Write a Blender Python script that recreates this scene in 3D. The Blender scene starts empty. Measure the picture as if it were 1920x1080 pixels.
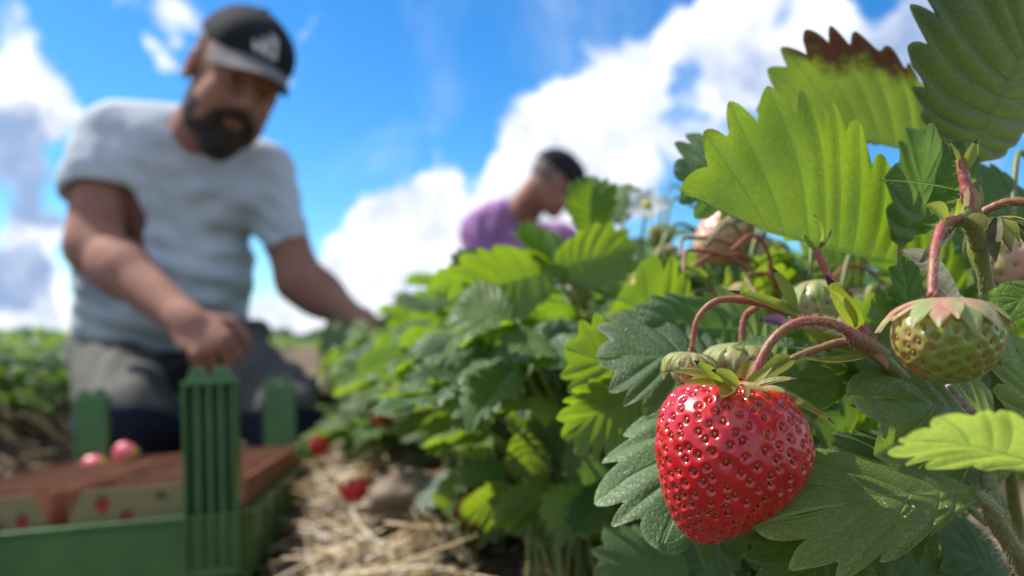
import bpy, math, random
import numpy as np
from mathutils import Vector, Matrix

# ------------------------------------------------------------------ camera
sc = bpy.context.scene
RNG = np.random.default_rng(7)
random.seed(7)
F = 1493.0                      # focal length in photo pixels (1920 wide)
TH = math.radians(3.75)
CAM = np.array([0, 0, 0.25])
RT = np.array([1.0, 0, 0]); FW = np.array([0, math.cos(TH), math.sin(TH)]); UP = np.array([0, -math.sin(TH), math.cos(TH)])
cd = bpy.data.cameras.new('camera'); cam = bpy.data.objects.new('camera', cd); sc.collection.objects.link(cam)
cam.location = CAM; cam.rotation_euler = (math.pi/2+TH, 0, 0)
cd.sensor_width = 36; cd.lens = 36*F/1920; cd.clip_start = 0.01; cd.clip_end = 6000
cd.dof.use_dof = True; cd.dof.focus_distance = 0.224; cd.dof.aperture_fstop = 8.0; cd.dof.aperture_blades = 0
sc.camera = cam
sc.render.engine = 'CYCLES'
sc.cycles.use_denoising = True
sc.cycles.max_bounces = 8; sc.cycles.transparent_max_bounces = 6
sc.cycles.sample_clamp_indirect = 8
sc.view_settings.view_transform = 'Standard'; sc.view_settings.look = 'None'
sc.view_settings.exposure = 0.6; sc.view_settings.gamma = 1

def P(u, v, d):
    return CAM + RT*((u-960)/F*d) - UP*((v-540)/F*d) + FW*d
def CV(r, u, t):                # camera basis vector (right, up, toward camera)
    w = RT*r + UP*u - FW*t
    return w/np.linalg.norm(w)
def proj(p):
    q = np.asarray(p)-CAM
    d = q@FW
    return 960+F*(q@RT)/d, 540-F*(q@UP)/d, d

# ------------------------------------------------------------------ sun and sky
SUN = np.array([-0.58, 0.24, 0.78]); SUN /= np.linalg.norm(SUN)
elev = math.asin(SUN[2]); az = math.atan2(SUN[0], SUN[1])
sl = bpy.data.lights.new('sun', 'SUN'); sl.energy = 4.6; sl.angle = math.radians(0.5); sl.color = (1, .96, .89)
so = bpy.data.objects.new('sun', sl); sc.collection.objects.link(so)
so.rotation_euler = Vector(-SUN).to_track_quat('-Z', 'Y').to_euler()

world = bpy.data.worlds.new('World'); sc.world = world; world.use_nodes = True
wn = world.node_tree; wn.nodes.clear()
def N(t, typ, **kw):
    n = t.nodes.new(typ)
    for k, v in kw.items():
        if k.startswith('i_'): n.inputs[int(k[2:])].default_value = v
        else: setattr(n, k, v)
    return n
def math_(t, op, a, b=None, c=None, clamp=False):
    n = t.nodes.new('ShaderNodeMath'); n.operation = op; n.use_clamp = clamp
    for i, x in enumerate((a, b, c)):
        if x is None: continue
        if isinstance(x, (int, float)): n.inputs[i].default_value = x
        else: t.links.new(x, n.inputs[i])
    return n.outputs[0]
def mrange(t, x, a, b, c=0, d=1, smooth=True):
    n = t.nodes.new('ShaderNodeMapRange'); n.interpolation_type = 'SMOOTHSTEP' if smooth else 'LINEAR'
    t.links.new(x, n.inputs[0])
    for i, q in enumerate((a, b, c, d)): n.inputs[i+1].default_value = q
    return n.outputs[0]
def mixc(t, f, a, b, blend='MIX'):
    n = t.nodes.new('ShaderNodeMix'); n.data_type = 'RGBA'; n.blend_type = blend
    for s, x in ((0, f), (6, a), (7, b)):
        if isinstance(x, (int, float)): n.inputs[s].default_value = x
        elif isinstance(x, tuple): n.inputs[s].default_value = (*x[:3], 1)
        else: t.links.new(x, n.inputs[s])
    return n.outputs[2]
def noise(t, co, scale, detail=4, rough=.55, dist=0):
    n = t.nodes.new('ShaderNodeTexNoise'); n.inputs['Scale'].default_value = scale
    n.inputs['Detail'].default_value = detail; n.inputs['Roughness'].default_value = rough; n.inputs['Distortion'].default_value = dist
    if co is not None: t.links.new(co, n.inputs['Vector'])
    return n.outputs['Fac']

tc = wn.nodes.new('ShaderNodeTexCoord'); DIR = tc.outputs['Generated']
sky = wn.nodes.new('ShaderNodeTexSky'); sky.sky_type = 'NISHITA'; sky.sun_disc = False
sky.sun_elevation = elev; sky.sun_rotation = az; sky.altitude = 200; sky.air_density = 1.0; sky.dust_density = 0.4; sky.ozone_density = 3.0
hs = N(wn, 'ShaderNodeHueSaturation'); hs.inputs['Saturation'].default_value = 1.35; hs.inputs['Value'].default_value = 1.0
wn.links.new(sky.outputs[0], hs.inputs['Color'])
skyc = mixc(wn, 1.0, hs.outputs[0], (.54, .75, .82), 'MULTIPLY')
clouds = [  # photo direction (u, v) and radius: where the real clouds stand
 (480,620,80),(560,575,85),(650,540,90),(760,480,85),(700,600,110),(825,390,65),(838,318,40),(800,560,120),(900,500,110),(735,378,38),(765,360,34),(700,392,26),
 (560,500,36),(610,470,40),(690,450,50),(800,335,26),
 (950,330,48),(1000,230,50),(1060,185,52),(1100,270,85),(1150,125,55),(1200,210,90),(1180,300,80),(1255,75,60),(1310,30,60),(1400,-10,70),(1100,380,90),(1000,400,100),(960,290,40),
 (1390,120,70),(1345,185,44),(1500,80,80),(1560,140,90),(1650,170,90),(1740,80,60),(1470,170,70),(1800,30,90),(1850,180,110),(1760,150,80),(1560,20,50),
 (1310,270,40),(1400,350,80),(1380,30,60),
 (40,70,55),(20,150,70),(70,205,60),(0,230,70),(115,215,30),(0,0,40),(110,8,30),
 (40,310,70),(0,300,80),(30,510,80),(60,430,60),(20,470,80),(90,610,90),(20,600,100),(100,540,50),(90,400,40),
 (235,8,34),(320,12,50),(350,40,30),(318,105,30),(345,130,32),(578,52,20),(603,40,14),(555,133,16),(300,90,20)]
nw = wn.nodes.new('ShaderNodeTexNoise'); nw.inputs['Scale'].default_value = 11; nw.inputs['Detail'].default_value = 5; nw.inputs['Roughness'].default_value = .6; wn.links.new(DIR, nw.inputs['Vector'])
wm = N(wn, 'ShaderNodeVectorMath', operation='MULTIPLY_ADD'); wn.links.new(nw.outputs['Color'], wm.inputs[0]); wm.inputs[1].default_value = (.13, .13, .10); wm.inputs[2].default_value = (-.065, -.065, -.05)
wa_ = N(wn, 'ShaderNodeVectorMath', operation='ADD'); wn.links.new(wm.outputs[0], wa_.inputs[0]); wn.links.new(DIR, wa_.inputs[1]); WDIR = wa_.outputs[0]
acc = None
for (u, v, r) in clouds:
    amp_ = (.55 if r < 56 else .8) if u < 420 else (.7 if r < 40 else 1.0)
    if u < 420: r *= .8 if r > 55 else 1.0
    d = P(u, v, 1)-CAM; d = d/np.linalg.norm(d)
    n = N(wn, 'ShaderNodeVectorMath', operation='DISTANCE'); wn.links.new(WDIR, n.inputs[0]); n.inputs[1].default_value = tuple(d)
    m = mrange(wn, n.outputs['Value'], 1.55*r/F, 0.0, 0, amp_)
    acc = m if acc is None else math_(wn, 'ADD', acc, m)
acc = math_(wn, 'MINIMUM', acc, 1.0)
vc = P(960, 400, 1)-CAM; vc /= np.linalg.norm(vc)
n = N(wn, 'ShaderNodeVectorMath', operation='DISTANCE'); wn.links.new(DIR, n.inputs[0]); n.inputs[1].default_value = tuple(vc)
outside = mrange(wn, n.outputs['Value'], .66, .9)
n_lo = noise(wn, DIR, 2.3, 3, .5)
gen = math_(wn, 'MULTIPLY', mrange(wn, n_lo, .42, .62), outside)
acc = math_(wn, 'MAXIMUM', acc, gen)
n_hi = noise(wn, DIR, 9, 9, .62, .25)
n_m = noise(wn, DIR, 26, 6, .6, .2)
dens = math_(wn, 'ADD', acc, math_(wn, 'MULTIPLY', math_(wn, 'SUBTRACT', n_hi, .5), 1.9))
dens = math_(wn, 'ADD', dens, math_(wn, 'MULTIPLY', math_(wn, 'SUBTRACT', n_m, .5), .7))
fac = mrange(wn, dens, .2, .95)
wisp = math_(wn, 'MULTIPLY', mrange(wn, noise(wn, DIR, 5, 6, .6, .6), .48, .8), .30)
fac = math_(wn, 'MAXIMUM', fac, wisp)
# grey undersides: where the cloud is thick and the noise is low
dk = None
for (u, v, r) in [(40,315,85),(0,290,70),(40,510,60),(0,520,60),(1620,120,110),(1500,140,110),(1860,120,120),(1740,60,90),(1360,110,80),(700,650,60)]:
    d = P(u, v, 1)-CAM; d = d/np.linalg.norm(d)
    n = N(wn, 'ShaderNodeVectorMath', operation='DISTANCE'); wn.links.new(WDIR, n.inputs[0]); n.inputs[1].default_value = tuple(d)
    m = mrange(wn, n.outputs['Value'], 1.6*r/F, 0.0, 0, 1.25 if u < 200 else .5)
    dk = m if dk is None else math_(wn, 'ADD', dk, m)
dk = mrange(wn, math_(wn, 'ADD', dk, math_(wn, 'MULTIPLY', math_(wn, 'SUBTRACT', n_hi, .5), 1.6)), .1, 1.2)
shade = math_(wn, 'ADD', math_(wn, 'MULTIPLY', dk, .9), mrange(wn, noise(wn, DIR, 13, 6, .6, .3), .36, .66, -.08, .46))
shade = math_(wn, 'MAXIMUM', shade, 0.0)
cc = mixc(wn, shade, (5.4, 5.5, 5.7), (1.6, 2.2, 3.4))
col = mixc(wn, fac, skyc, cc)
bg = wn.nodes.new('ShaderNodeBackground'); bg.inputs['Strength'].default_value = 0.15
wo = wn.nodes.new('ShaderNodeOutputWorld')
wn.links.new(col, bg.inputs['Color']); wn.links.new(bg.outputs[0], wo.inputs[0])

# ------------------------------------------------------------------ helpers
def link(o, parent=None):
    sc.collection.objects.link(o)
    if parent is not None: o.parent = parent
    return o
def tag(o, label=None, cat=None, group=None, kind=None):
    for k, v in (('label', label), ('category', cat), ('group', group), ('kind', kind)):
        if v: o[k] = v
    return o
def empty(name, loc, label=None, cat=None, group=None):
    o = bpy.data.objects.new(name, None); o.location = loc; o.empty_display_size = .02; link(o)
    return tag(o, label, cat, group)
class G:                         # geometry collector
    def __init__(s): s.v = []; s.f = []; s.uv = []; s.m = []; s.n = 0
    def add(s, V, Fc, UV=None, mat=0):
        V = np.asarray(V, float).reshape(-1, 3)
        s.v.append(V); s.f += [tuple(int(i)+s.n for i in f) for f in Fc]; s.m += [mat]*len(Fc)
        s.uv.append(np.zeros((len(V), 2)) if UV is None else np.asarray(UV, float)); s.n += len(V)
        return s
    def mesh(s, name, mats, smooth=True):
        me = bpy.data.meshes.new(name); V = np.concatenate(s.v)
        me.from_pydata(V.tolist(), [], s.f)
        for m in mats: me.materials.append(m)
        me.polygons.foreach_set('material_index', s.m); me.polygons.foreach_set('use_smooth', [smooth]*len(s.f))
        li = np.empty(len(me.loops), int); me.loops.foreach_get('vertex_index', li)
        uv = np.concatenate(s.uv)[li]; l = me.uv_layers.new(name='UVMap'); l.data.foreach_set('uv', uv.astype(np.float32).ravel())
        me.update(); return me
    def obj(s, name, mats, parent=None, smooth=True, origin=None):
        if not isinstance(mats, (list, tuple)): mats = [mats]
        if origin is not None: s.v = [V-np.asarray(origin) for V in s.v]
        o = bpy.data.objects.new(name, s.mesh(name, mats, smooth)); link(o, parent)
        if origin is not None: o.location = origin
        return o
def inst(me, name, parent=None, mat=None):
    o = bpy.data.objects.new(name, me); link(o, parent)
    if mat is not None: o.matrix_local = mat
    return o
def catmull(pts, n):
    p = np.asarray(pts, float); p = np.vstack([2*p[0]-p[1], p, 2*p[-1]-p[-2]]); out = []
    for i in range(1, len(p)-2):
        t = np.linspace(0, 1, n, endpoint=False)[:, None]
        out.append(.5*((2*p[i])+(-p[i-1]+p[i+1])*t+(2*p[i-1]-5*p[i]+4*p[i+1]-p[i+2])*t**2+(-p[i-1]+3*p[i]-3*p[i+1]+p[i+2])*t**3))
    return np.vstack([*out, p[-2]])
def tube(g, pts, rad, sides=8, mat=0, flat=1.0, caps=True):
    pts = np.asarray(pts, float); n = len(pts); rad = np.broadcast_to(np.asarray(rad, float), (n,)) if np.ndim(rad) == 0 or len(np.atleast_1d(rad)) == n else np.interp(np.linspace(0, 1, n), np.linspace(0, 1, len(rad)), rad)
    T = np.gradient(pts, axis=0); T /= np.linalg.norm(T, axis=1)[:, None]+1e-12
    ref = np.array([.13, .31, .94]) if abs(T[0] @ np.array([.13, .31, .94])) < .9 else np.array([.9, .2, .1])
    A = np.cross(T[0], ref); A /= np.linalg.norm(A); V = []; UV = []
    for i in range(n):
        A = A-T[i]*(A@T[i]); A /= np.linalg.norm(A); B = np.cross(T[i], A)
        for k in range(sides):
            th = 2*math.pi*k/sides
            V.append(pts[i]+rad[i]*(A*math.cos(th)+B*math.sin(th)*flat)); UV.append((k/sides, i/n))
    Fc = [(i*sides+k, i*sides+(k+1) % sides, (i+1)*sides+(k+1) % sides, (i+1)*sides+k) for i in range(n-1) for k in range(sides)]
    if caps: Fc += [tuple(range(sides))[::-1], tuple((n-1)*sides+k for k in range(sides))]
    g.add(V, Fc, UV, mat); return g
def box(g, x0, x1, y0, y1, z0, z1, mat=0):
    V = [(x, y, z) for z in (z0, z1) for y in (y0, y1) for x in (x0, x1)]
    g.add(V, [(0, 2, 3, 1), (4, 5, 7, 6), (0, 1, 5, 4), (2, 6, 7, 3), (0, 4, 6, 2), (1, 3, 7, 5)], None, mat); return g
def hull8(g, bot, top, mat=0):   # two quads
    g.add(list(bot)+list(top), [(3, 2, 1, 0), (4, 5, 6, 7), (0, 1, 5, 4), (1, 2, 6, 5), (2, 3, 7, 6), (3, 0, 4, 7)], None, mat); return g
def vnoise(x, y, seed=0):
    xi = np.floor(x).astype(np.int64); yi = np.floor(y).astype(np.int64); fx = x-xi; fy = y-yi
    fx = fx*fx*(3-2*fx); fy = fy*fy*(3-2*fy)
    def h(a, b):
        n = (a*374761393+b*668265263+seed*144665) & 0x7fffffff; n = ((n ^ (n >> 13))*1274126177) & 0x7fffffff
        return ((n ^ (n >> 16)) & 0xffff)/65535.0
    return (h(xi, yi)*(1-fx)+h(xi+1, yi)*fx)*(1-fy)+(h(xi, yi+1)*(1-fx)+h(xi+1, yi+1)*fx)*fy-.5

# ------------------------------------------------------------------ materials
def mat(name):
    m = bpy.data.materials.new(name); m.use_nodes = True; t = m.node_tree; b = t.nodes['Principled BSDF']; return m, t, b
def setc(b, c): b.inputs['Base Color'].default_value = (*c, 1)
def bump(t, b, h, dist, strength=1.0):
    n = t.nodes.new('ShaderNodeBump'); n.inputs['Distance'].default_value = dist; n.inputs['Strength'].default_value = strength
    t.links.new(h, n.inputs['Height']); t.links.new(n.outputs[0], b.inputs['Normal']); return n.outputs[0]
def ocoord(t): return t.nodes.new('ShaderNodeTexCoord').outputs['Object']
def simple(name, c, rough=.5, c2=None, scale=60, bd=0, bscale=None, spec=.5, sss=0, transl=None):
    m, t, b = mat(name); setc(b, c); b.inputs['Roughness'].default_value = rough; b.inputs['Specular IOR Level'].default_value = spec
    co = ocoord(t)
    if c2: t.links.new(mixc(t, mrange(t, noise(t, co, scale, 5, .6), .35, .65), c, c2), b.inputs['Base Color'])
    if bd: bump(t, b, noise(t, co, bscale or scale*3, 5, .6), bd)
    if sss: b.inputs['Subsurface Weight'].default_value = sss; b.inputs['Subsurface Radius'].default_value = (1, .4, .2); b.inputs['Subsurface Scale'].default_value = .003
    if transl:
        tr = t.nodes.new('ShaderNodeBsdfTranslucent'); tr.inputs[0].default_value = (*transl, 1)
        mx = t.nodes.new('ShaderNodeMixShader'); mx.inputs[0].default_value = .4
        out = t.nodes['Material Output']; t.links.new(b.outputs[0], mx.inputs[1]); t.links.new(tr.outputs[0], mx.inputs[2]); t.links.new(mx.outputs[0], out.inputs[0])
    return m
def leaf_material(name, up, up2, low, tr, brown=0.0, spots=.12, rough=.42, tmix=.42):
    m, t, b = mat(name)
    uv = t.nodes.new('ShaderNodeUVMap'); uv.uv_map = 'UVMap'
    sx = t.nodes.new('ShaderNodeSeparateXYZ'); t.links.new(uv.outputs[0], sx.inputs[0]); U, V = sx.outputs[0], sx.outputs[1]
    co = ocoord(t); oi = t.nodes.new('ShaderNodeObjectInfo')
    add = t.nodes.new('ShaderNodeVectorMath'); add.operation = 'ADD'; t.links.new(co, add.inputs[0])
    cmb = t.nodes.new('ShaderNodeCombineXYZ'); t.links.new(math_(t, 'MULTIPLY', oi.outputs['Random'], 7.0), cmb.inputs[0]); t.links.new(cmb.outputs[0], add.inputs[1]); co = add.outputs[0]
    fr = math_(t, 'ABSOLUTE', math_(t, 'SUBTRACT', math_(t, 'FRACT', U), .5))
    wob = math_(t, 'MULTIPLY', math_(t, 'SUBTRACT', noise(t, co, 250, 2), .5), .05)
    fr = math_(t, 'ADD', fr, wob)
    vein = mrange(t, math_(t, 'DIVIDE', fr, math_(t, 'SUBTRACT', 1.25, V)), .085, .02)
    mid = mrange(t, V, .05, .02)
    vein0 = vein; vein = math_(t, 'MAXIMUM', vein, mid)
    # secondary veins: fine rungs between the side veins, and a net of cells
    vo = t.nodes.new('ShaderNodeTexVoronoi'); vo.feature = 'DISTANCE_TO_EDGE'; vo.inputs['Scale'].default_value = 520; t.links.new(co, vo.inputs['Vector'])
    net = mrange(t, vo.outputs['Distance'], .12, .0)
    wv = math_(t, 'ABSOLUTE', math_(t, 'SUBTRACT', math_(t, 'FRACT', math_(t, 'ADD', math_(t, 'MULTIPLY', V, 9.0), math_(t, 'MULTIPLY', fr, 2.6))), .5))
    rung = mrange(t, wv, .10, .0)
    net = math_(t, 'MAXIMUM', math_(t, 'MULTIPLY', net, .6), math_(t, 'MULTIPLY', rung, .55))
    geo = t.nodes.new('ShaderNodeNewGeometry')
    n1 = mrange(t, noise(t, co, 45, 5, .6), .3, .7)
    upc = mixc(t, n1, up, up2)
    hv = N(t, 'ShaderNodeHueSaturation'); t.links.new(upc, hv.inputs['Color']); t.links.new(mrange(t, oi.outputs['Random'], 0, 1, .75, 1.3, False), hv.inputs['Value']); upc = hv.outputs[0]
    upc = mixc(t, math_(t, 'MULTIPLY', vein, .45), upc, tuple(min(1, x*1.7+.01) for x in up2))
    lowc = mixc(t, math_(t, 'MULTIPLY', vein, .6), low, tuple(min(1, x*1.5+.03) for x in low))
    colr = mixc(t, geo.outputs['Backfacing'], upc, lowc)
    trc = mixc(t, n1, tr, tuple(x*.8 for x in tr))
    trc = mixc(t, math_(t, 'MULTIPLY', vein, .72), trc, (tr[0]*.22, tr[1]*.36, tr[2]*.4))
    mot = mrange(t, noise(t, co, 330, 4, .65), .35, .7)
    trc = mixc(t, math_(t, 'MULTIPLY', mot, .35), trc, (tr[0]*.45, tr[1]*.6, tr[2]*.5))
    trc = mixc(t, math_(t, 'MULTIPLY', net, .6), trc, (tr[0]*.35, tr[1]*.45, tr[2]*.4))
    sp = mrange(t, noise(t, co, 130, 3, .7), .72, .80)
    sp = math_(t, 'MULTIPLY', sp, spots*4)
    ev = math_(t, 'ADD', V, math_(t, 'MULTIPLY', math_(t, 'SUBTRACT', noise(t, co, 55, 5, .65), .5), .9))
    if brown:
        bell = math_(t, 'MULTIPLY', mrange(t, U, 2.2, 4.5), mrange(t, U, 9.4, 7.0))
        ev = math_(t, 'SUBTRACT', ev, math_(t, 'MULTIPLY', math_(t, 'SUBTRACT', 1.0, bell), .45))
    e = mrange(t, ev, .52 if brown else 1.02, .86 if brown else 1.16)
    e = math_(t, 'MULTIPLY', e, min(1.0, .45+brown))
    bm = math_(t, 'MINIMUM', math_(t, 'MAXIMUM', sp, e), 1.0)
    colr = mixc(t, bm, colr, (.05, .024, .014)); trc = mixc(t, bm, trc, (.07, .022, .008))
    edge_ = math_(t, 'MULTIPLY', mrange(t, V, .95, .985), .45); colr = mixc(t, edge_, colr, (.30, .33, .14))
    t.links.new(colr, b.inputs['Base Color'])
    rr = math_(t, 'ADD', math_(t, 'MULTIPLY', geo.outputs['Backfacing'], .25), rough); t.links.new(rr, b.inputs['Roughness'])
    hgt = math_(t, 'SUBTRACT', math_(t, 'MULTIPLY', noise(t, co, 700, 3, .6), .5), math_(t, 'MAXIMUM', net, math_(t, 'MULTIPLY', vein0, 1.4)))
    nn = bump(t, b, hgt, .00035, .8)
    tl = t.nodes.new('ShaderNodeBsdfTranslucent'); t.links.new(trc, tl.inputs['Color'])
    mx = t.nodes.new('ShaderNodeMixShader'); mx.inputs[0].default_value = tmix
    out = t.nodes['Material Output']; t.links.new(b.outputs[0], mx.inputs[1]); t.links.new(tl.outputs[0], mx.inputs[2]); t.links.new(mx.outputs[0], out.inputs[0])
    return m
LEAF = leaf_material('leaf_green', (.032, .085, .018), (.055, .125, .022), (.16, .24, .095), (.34, .54, .025))
LEAF_D = leaf_material('leaf_blue_green', (.060, .115, .038), (.095, .165, .055), (.17, .25, .13), (.28, .48, .05), rough=.52, tmix=.3)
LEAF_Y = leaf_material('leaf_yellow_green', (.075, .15, .016), (.11, .19, .02), (.2, .29, .08), (.37, .54, .015), tmix=.45)
LEAF_B = leaf_material('leaf_browned', (.055, .11, .018), (.08, .14, .02), (.18, .24, .08), (.44, .58, .02), brown=.75, spots=.2, tmix=.45)
LEAF_T = leaf_material('leaf_dull', (.05, .085, .04), (.075, .115, .055), (.15, .2, .1), (.24, .34, .05), tmix=.14, rough=.5)
LEAF_G = leaf_material('leaf_glossy', (.13, .19, .04), (.18, .25, .055), (.17, .24, .08), (.5, .68, .03), rough=.27, tmix=.38)
LEAF_P = leaf_material('leaf_pale', (.12, .2, .05), (.16, .25, .06), (.24, .32, .13), (.6, .75, .1), tmix=.45)
STEM_G = simple('stem_green', (.14, .2, .045), .5, (.2, .2, .06), 120, .0003, 600, sss=.2)
STEM_P = simple('stem_pink', (.36, .075, .07), .45, (.25, .12, .05), 150, .0003, 700, sss=.25)
STEM_R = simple('stem_red_green', (.3, .11, .06), .48, (.17, .17, .045), 90, .0003, 700, sss=.25)
SEPAL = simple('sepal_green', (.16, .23, .03), .5, (.25, .2, .04), 180, .0003, 500, transl=(.5, .6, .04))
SEPAL_P = simple('sepal_pale_pink', (.46, .46, .22), .55, (.62, .26, .22), 110, .0003, 500, transl=(.6, .5, .2))
SEPAL_G = simple('sepal_pale_green', (.30, .40, .14), .55, (.48, .36, .2), 90, .0003, 500, transl=(.5, .6, .12))
SEPAL_DRY = simple('sepal_dry_tip', (.06, .03, .018), .8)
WILT = simple('withered_grey', (.22, .2, .14), .8, (.10, .11, .06), 200, .0004, 600, transl=(.2, .2, .08))
HAIR = simple('plant_hair', (.6, .55, .42), .5, transl=(.7, .65, .5))
PETAL = simple('petal_white', (.8, .8, .78), .5, transl=(.8, .8, .75))
YELLOW = simple('flower_centre_yellow', (.5, .42, .04), .6)
STRAWM, t_, b_ = mat('straw'); gi = t_.nodes.new('ShaderNodeNewGeometry')
cr = t_.nodes.new('ShaderNodeValToRGB'); t_.links.new(gi.outputs['Random Per Island'], cr.inputs[0])
cr.color_ramp.elements[0].color = (.09, .055, .03, 1); cr.color_ramp.elements[1].color = (.44, .33, .17, 1)
e_ = cr.color_ramp.elements.new(.35); e_.color = (.20, .13, .06, 1); e_ = cr.color_ramp.elements.new(.7); e_.color = (.33, .235, .115, 1)
t_.links.new(cr.outputs[0], b_.inputs['Base Color']); b_.inputs['Roughness'].default_value = .38
SOIL, t_, b_ = mat('soil_and_litter'); co = ocoord(t_)
nz = mrange(t_, noise(t_, co, 9, 8, .65), .38, .62)
c_ = mixc(t_, nz, (.075, .052, .036), (.19, .145, .10))
c_ = mixc(t_, mrange(t_, noise(t_, co, 90, 6, .7), .5, .7), c_, (.28, .2, .11))
sx_ = t_.nodes.new('ShaderNodeSeparateXYZ'); t_.links.new(co, sx_.inputs[0])
dist_ = mrange(t_, sx_.outputs[1], 14, 45)
c_ = mixc(t_, dist_, c_, mixc(t_, mrange(t_, noise(t_, co, .05, 5, .6), .4, .6), (.07, .14, .025), (.15, .18, .05)))
t_.links.new(c_, b_.inputs['Base Color']); b_.inputs['Roughness'].default_value = .95; b_.inputs['Specular IOR Level'].default_value = .1
bump(t_, b_, noise(t_, co, 60, 8, .7), .012)
CLOD = simple('soil_clod', (.17, .125, .09), .95, (.26, .2, .15), 25, .004, 120, spec=.1)

# ------------------------------------------------------------------ ground
K = .248; CP = math.cos(math.atan(K)); S0 = .243; SP = 1.1
def sdist(X, Y): return (X+K*Y)*CP
def gz(X, Y):
    X = np.asarray(X, float); Y = np.asarray(Y, float); s = sdist(X, Y)-S0
    s = np.abs((s+SP/2) % SP-SP/2)
    q = np.clip((s-.14)/.2, 0, 1); z = -.035+.105*(1-q*q*(3-2*q))
    z = z+vnoise(X*6, Y*6, 1)*.03+vnoise(X*17, Y*17, 2)*.018+vnoise(X*45, Y*45, 3)*.008
    fade = np.clip((np.hypot(X, Y)-25)/20, 0, 1)
    return z*(1-fade)+fade*(-.02)
def axis(lo, hi, fine_lo, fine_hi, step):
    a = list(np.arange(fine_lo, fine_hi, step)); x = fine_hi; s = step
    while x < hi: a.append(x); s *= 1.09; x += s
    a.append(hi); x = fine_lo; s = step; b = []
    while x > lo:
        s *= 1.09; x -= s; b.append(x)
    b.append(lo-1); return np.array(sorted(set(b))+a)
ax = axis(-2500, 2500, -1.6, 1.2, .014); ay = axis(-400, 3500, .3, 2.6, .014)
X, Y = np.meshgrid(ax, ay); Z = gz(X, Y); nx, ny = len(ax), len(ay)
V = np.stack([X, Y, Z], -1).reshape(-1, 3)
me = bpy.data.meshes.new('ground'); me.vertices.add(len(V)); me.vertices.foreach_set('co', V.ravel())
i = np.arange(nx-1)[None]+np.arange(ny-1)[:, None]*nx; Q = np.stack([i, i+1, i+nx+1, i+nx], -1).reshape(-1, 4)
me.loops.add(Q.size); me.loops.foreach_set('vertex_index', Q.ravel()); me.polygons.add(len(Q)); me.polygons.foreach_set('loop_start', np.arange(0, Q.size, 4)); me.update(calc_edges=True)
me.polygons.foreach_set('use_smooth', [True]*len(Q)); me.materials.append(SOIL)
ground = bpy.data.objects.new('ground', me); link(ground); ground['kind'] = 'structure'

# straw mulch
g = G(); VV = []; FF = []; base_i = 0
def straws(n, xs, ys, sel, lmin=.02, lmax=.13, lift=.02):
    global base_i
    k = 0
    while k < n:
        y = RNG.uniform(*ys) if RNG.random() < .25 else ys[0]+(ys[1]-ys[0])*RNG.random()**2
        s = RNG.uniform(*xs); x = s/CP-K*y
        if RNG.random() > sel(s): continue
        k += 1
        L = RNG.uniform(lmin, lmax); a = RNG.uniform(0, math.pi*2); w = RNG.uniform(.0006, .0016)
        tilt = RNG.normal(0, .2); c, si = math.cos(a), math.sin(a)
        z = float(gz(x, y))+RNG.random()**2*lift+.003
        bend = RNG.normal(0, .16)*L; nseg = 3; pv = []
        for j in range(nseg+1):
            t = j/nseg-.5; b2 = bend*(1-4*t*t)
            px, py = x+c*L*t-si*b2, y+si*L*t+c*b2
            pz = max(z+math.sin(tilt)*L*t, float(gz(px, py))+.001)
            pv += [(px-si*w, py+c*w, pz), (px, py, pz+w*1.3), (px+si*w, py-c*w, pz)]
        VV.extend(pv)
        for j in range(nseg):
            o = base_i+j*3
            FF.extend([(o, o+1, o+4, o+3), (o+1, o+2, o+5, o+4)])
        base_i += len(pv)
straws(7500, (-.45, .75), (.38, 3.0), lambda s: .25+.75*(abs(s-S0+.02) > .12)*(s > -.16))
straws(2600, (-1.4, -.3), (.8, 5.0), lambda s: .6)
me = bpy.data.meshes.new('straw_mulch'); me.from_pydata(VV, [], FF); me.materials.append(STRAWM)
me.polygons.foreach_set('use_smooth', [True]*len(FF))
o = inst(me, 'straw_mulch'); tag(o, 'loose dry straw spread over the soil beside the plants', 'straw', kind='stuff')

def clod(u, v, d, r, label):
    p = P(u, v, d); p[2] = float(gz(p[0], p[1]))+r*.35; g = G(); n = 22; Vs = []
    for i in range(n+1):
        for j in range(2*n):
            th = math.pi*i/n; ph = math.pi*j/n; q = np.array([math.sin(th)*math.cos(ph), math.sin(th)*math.sin(ph), math.cos(th)])
            rr = r*(1+.5*float(vnoise(q[0]*2+u, q[1]*2+q[2]*1.7, 5))+.2*float(vnoise(q[0]*7+u, q[1]*7+q[2]*6, 6)))
            Vs.append(q*rr*np.array([1, 1, .7]))
    Fs = [(i*2*n+j, i*2*n+(j+1) % (2*n), (i+1)*2*n+(j+1) % (2*n), (i+1)*2*n+j) for i in range(n) for j in range(2*n)]
    g.add(Vs, Fs); o = g.obj('soil_clod', CLOD); o.location = p; tag(o, label, 'clod', 'clods of dry soil among the straw')
clod(775, 1050, .78, .048, 'large grey brown clod of dry soil in the straw at the bottom')
clod(870, 990, .84, .03, 'small clod of soil behind the largest clod in the straw')
clod(1060, 1040, .75, .018, 'low clod of soil in shadowed straw under the plants')
clod(690, 1000, .98, .017, 'small clod of soil below the hanging red strawberry')

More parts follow.
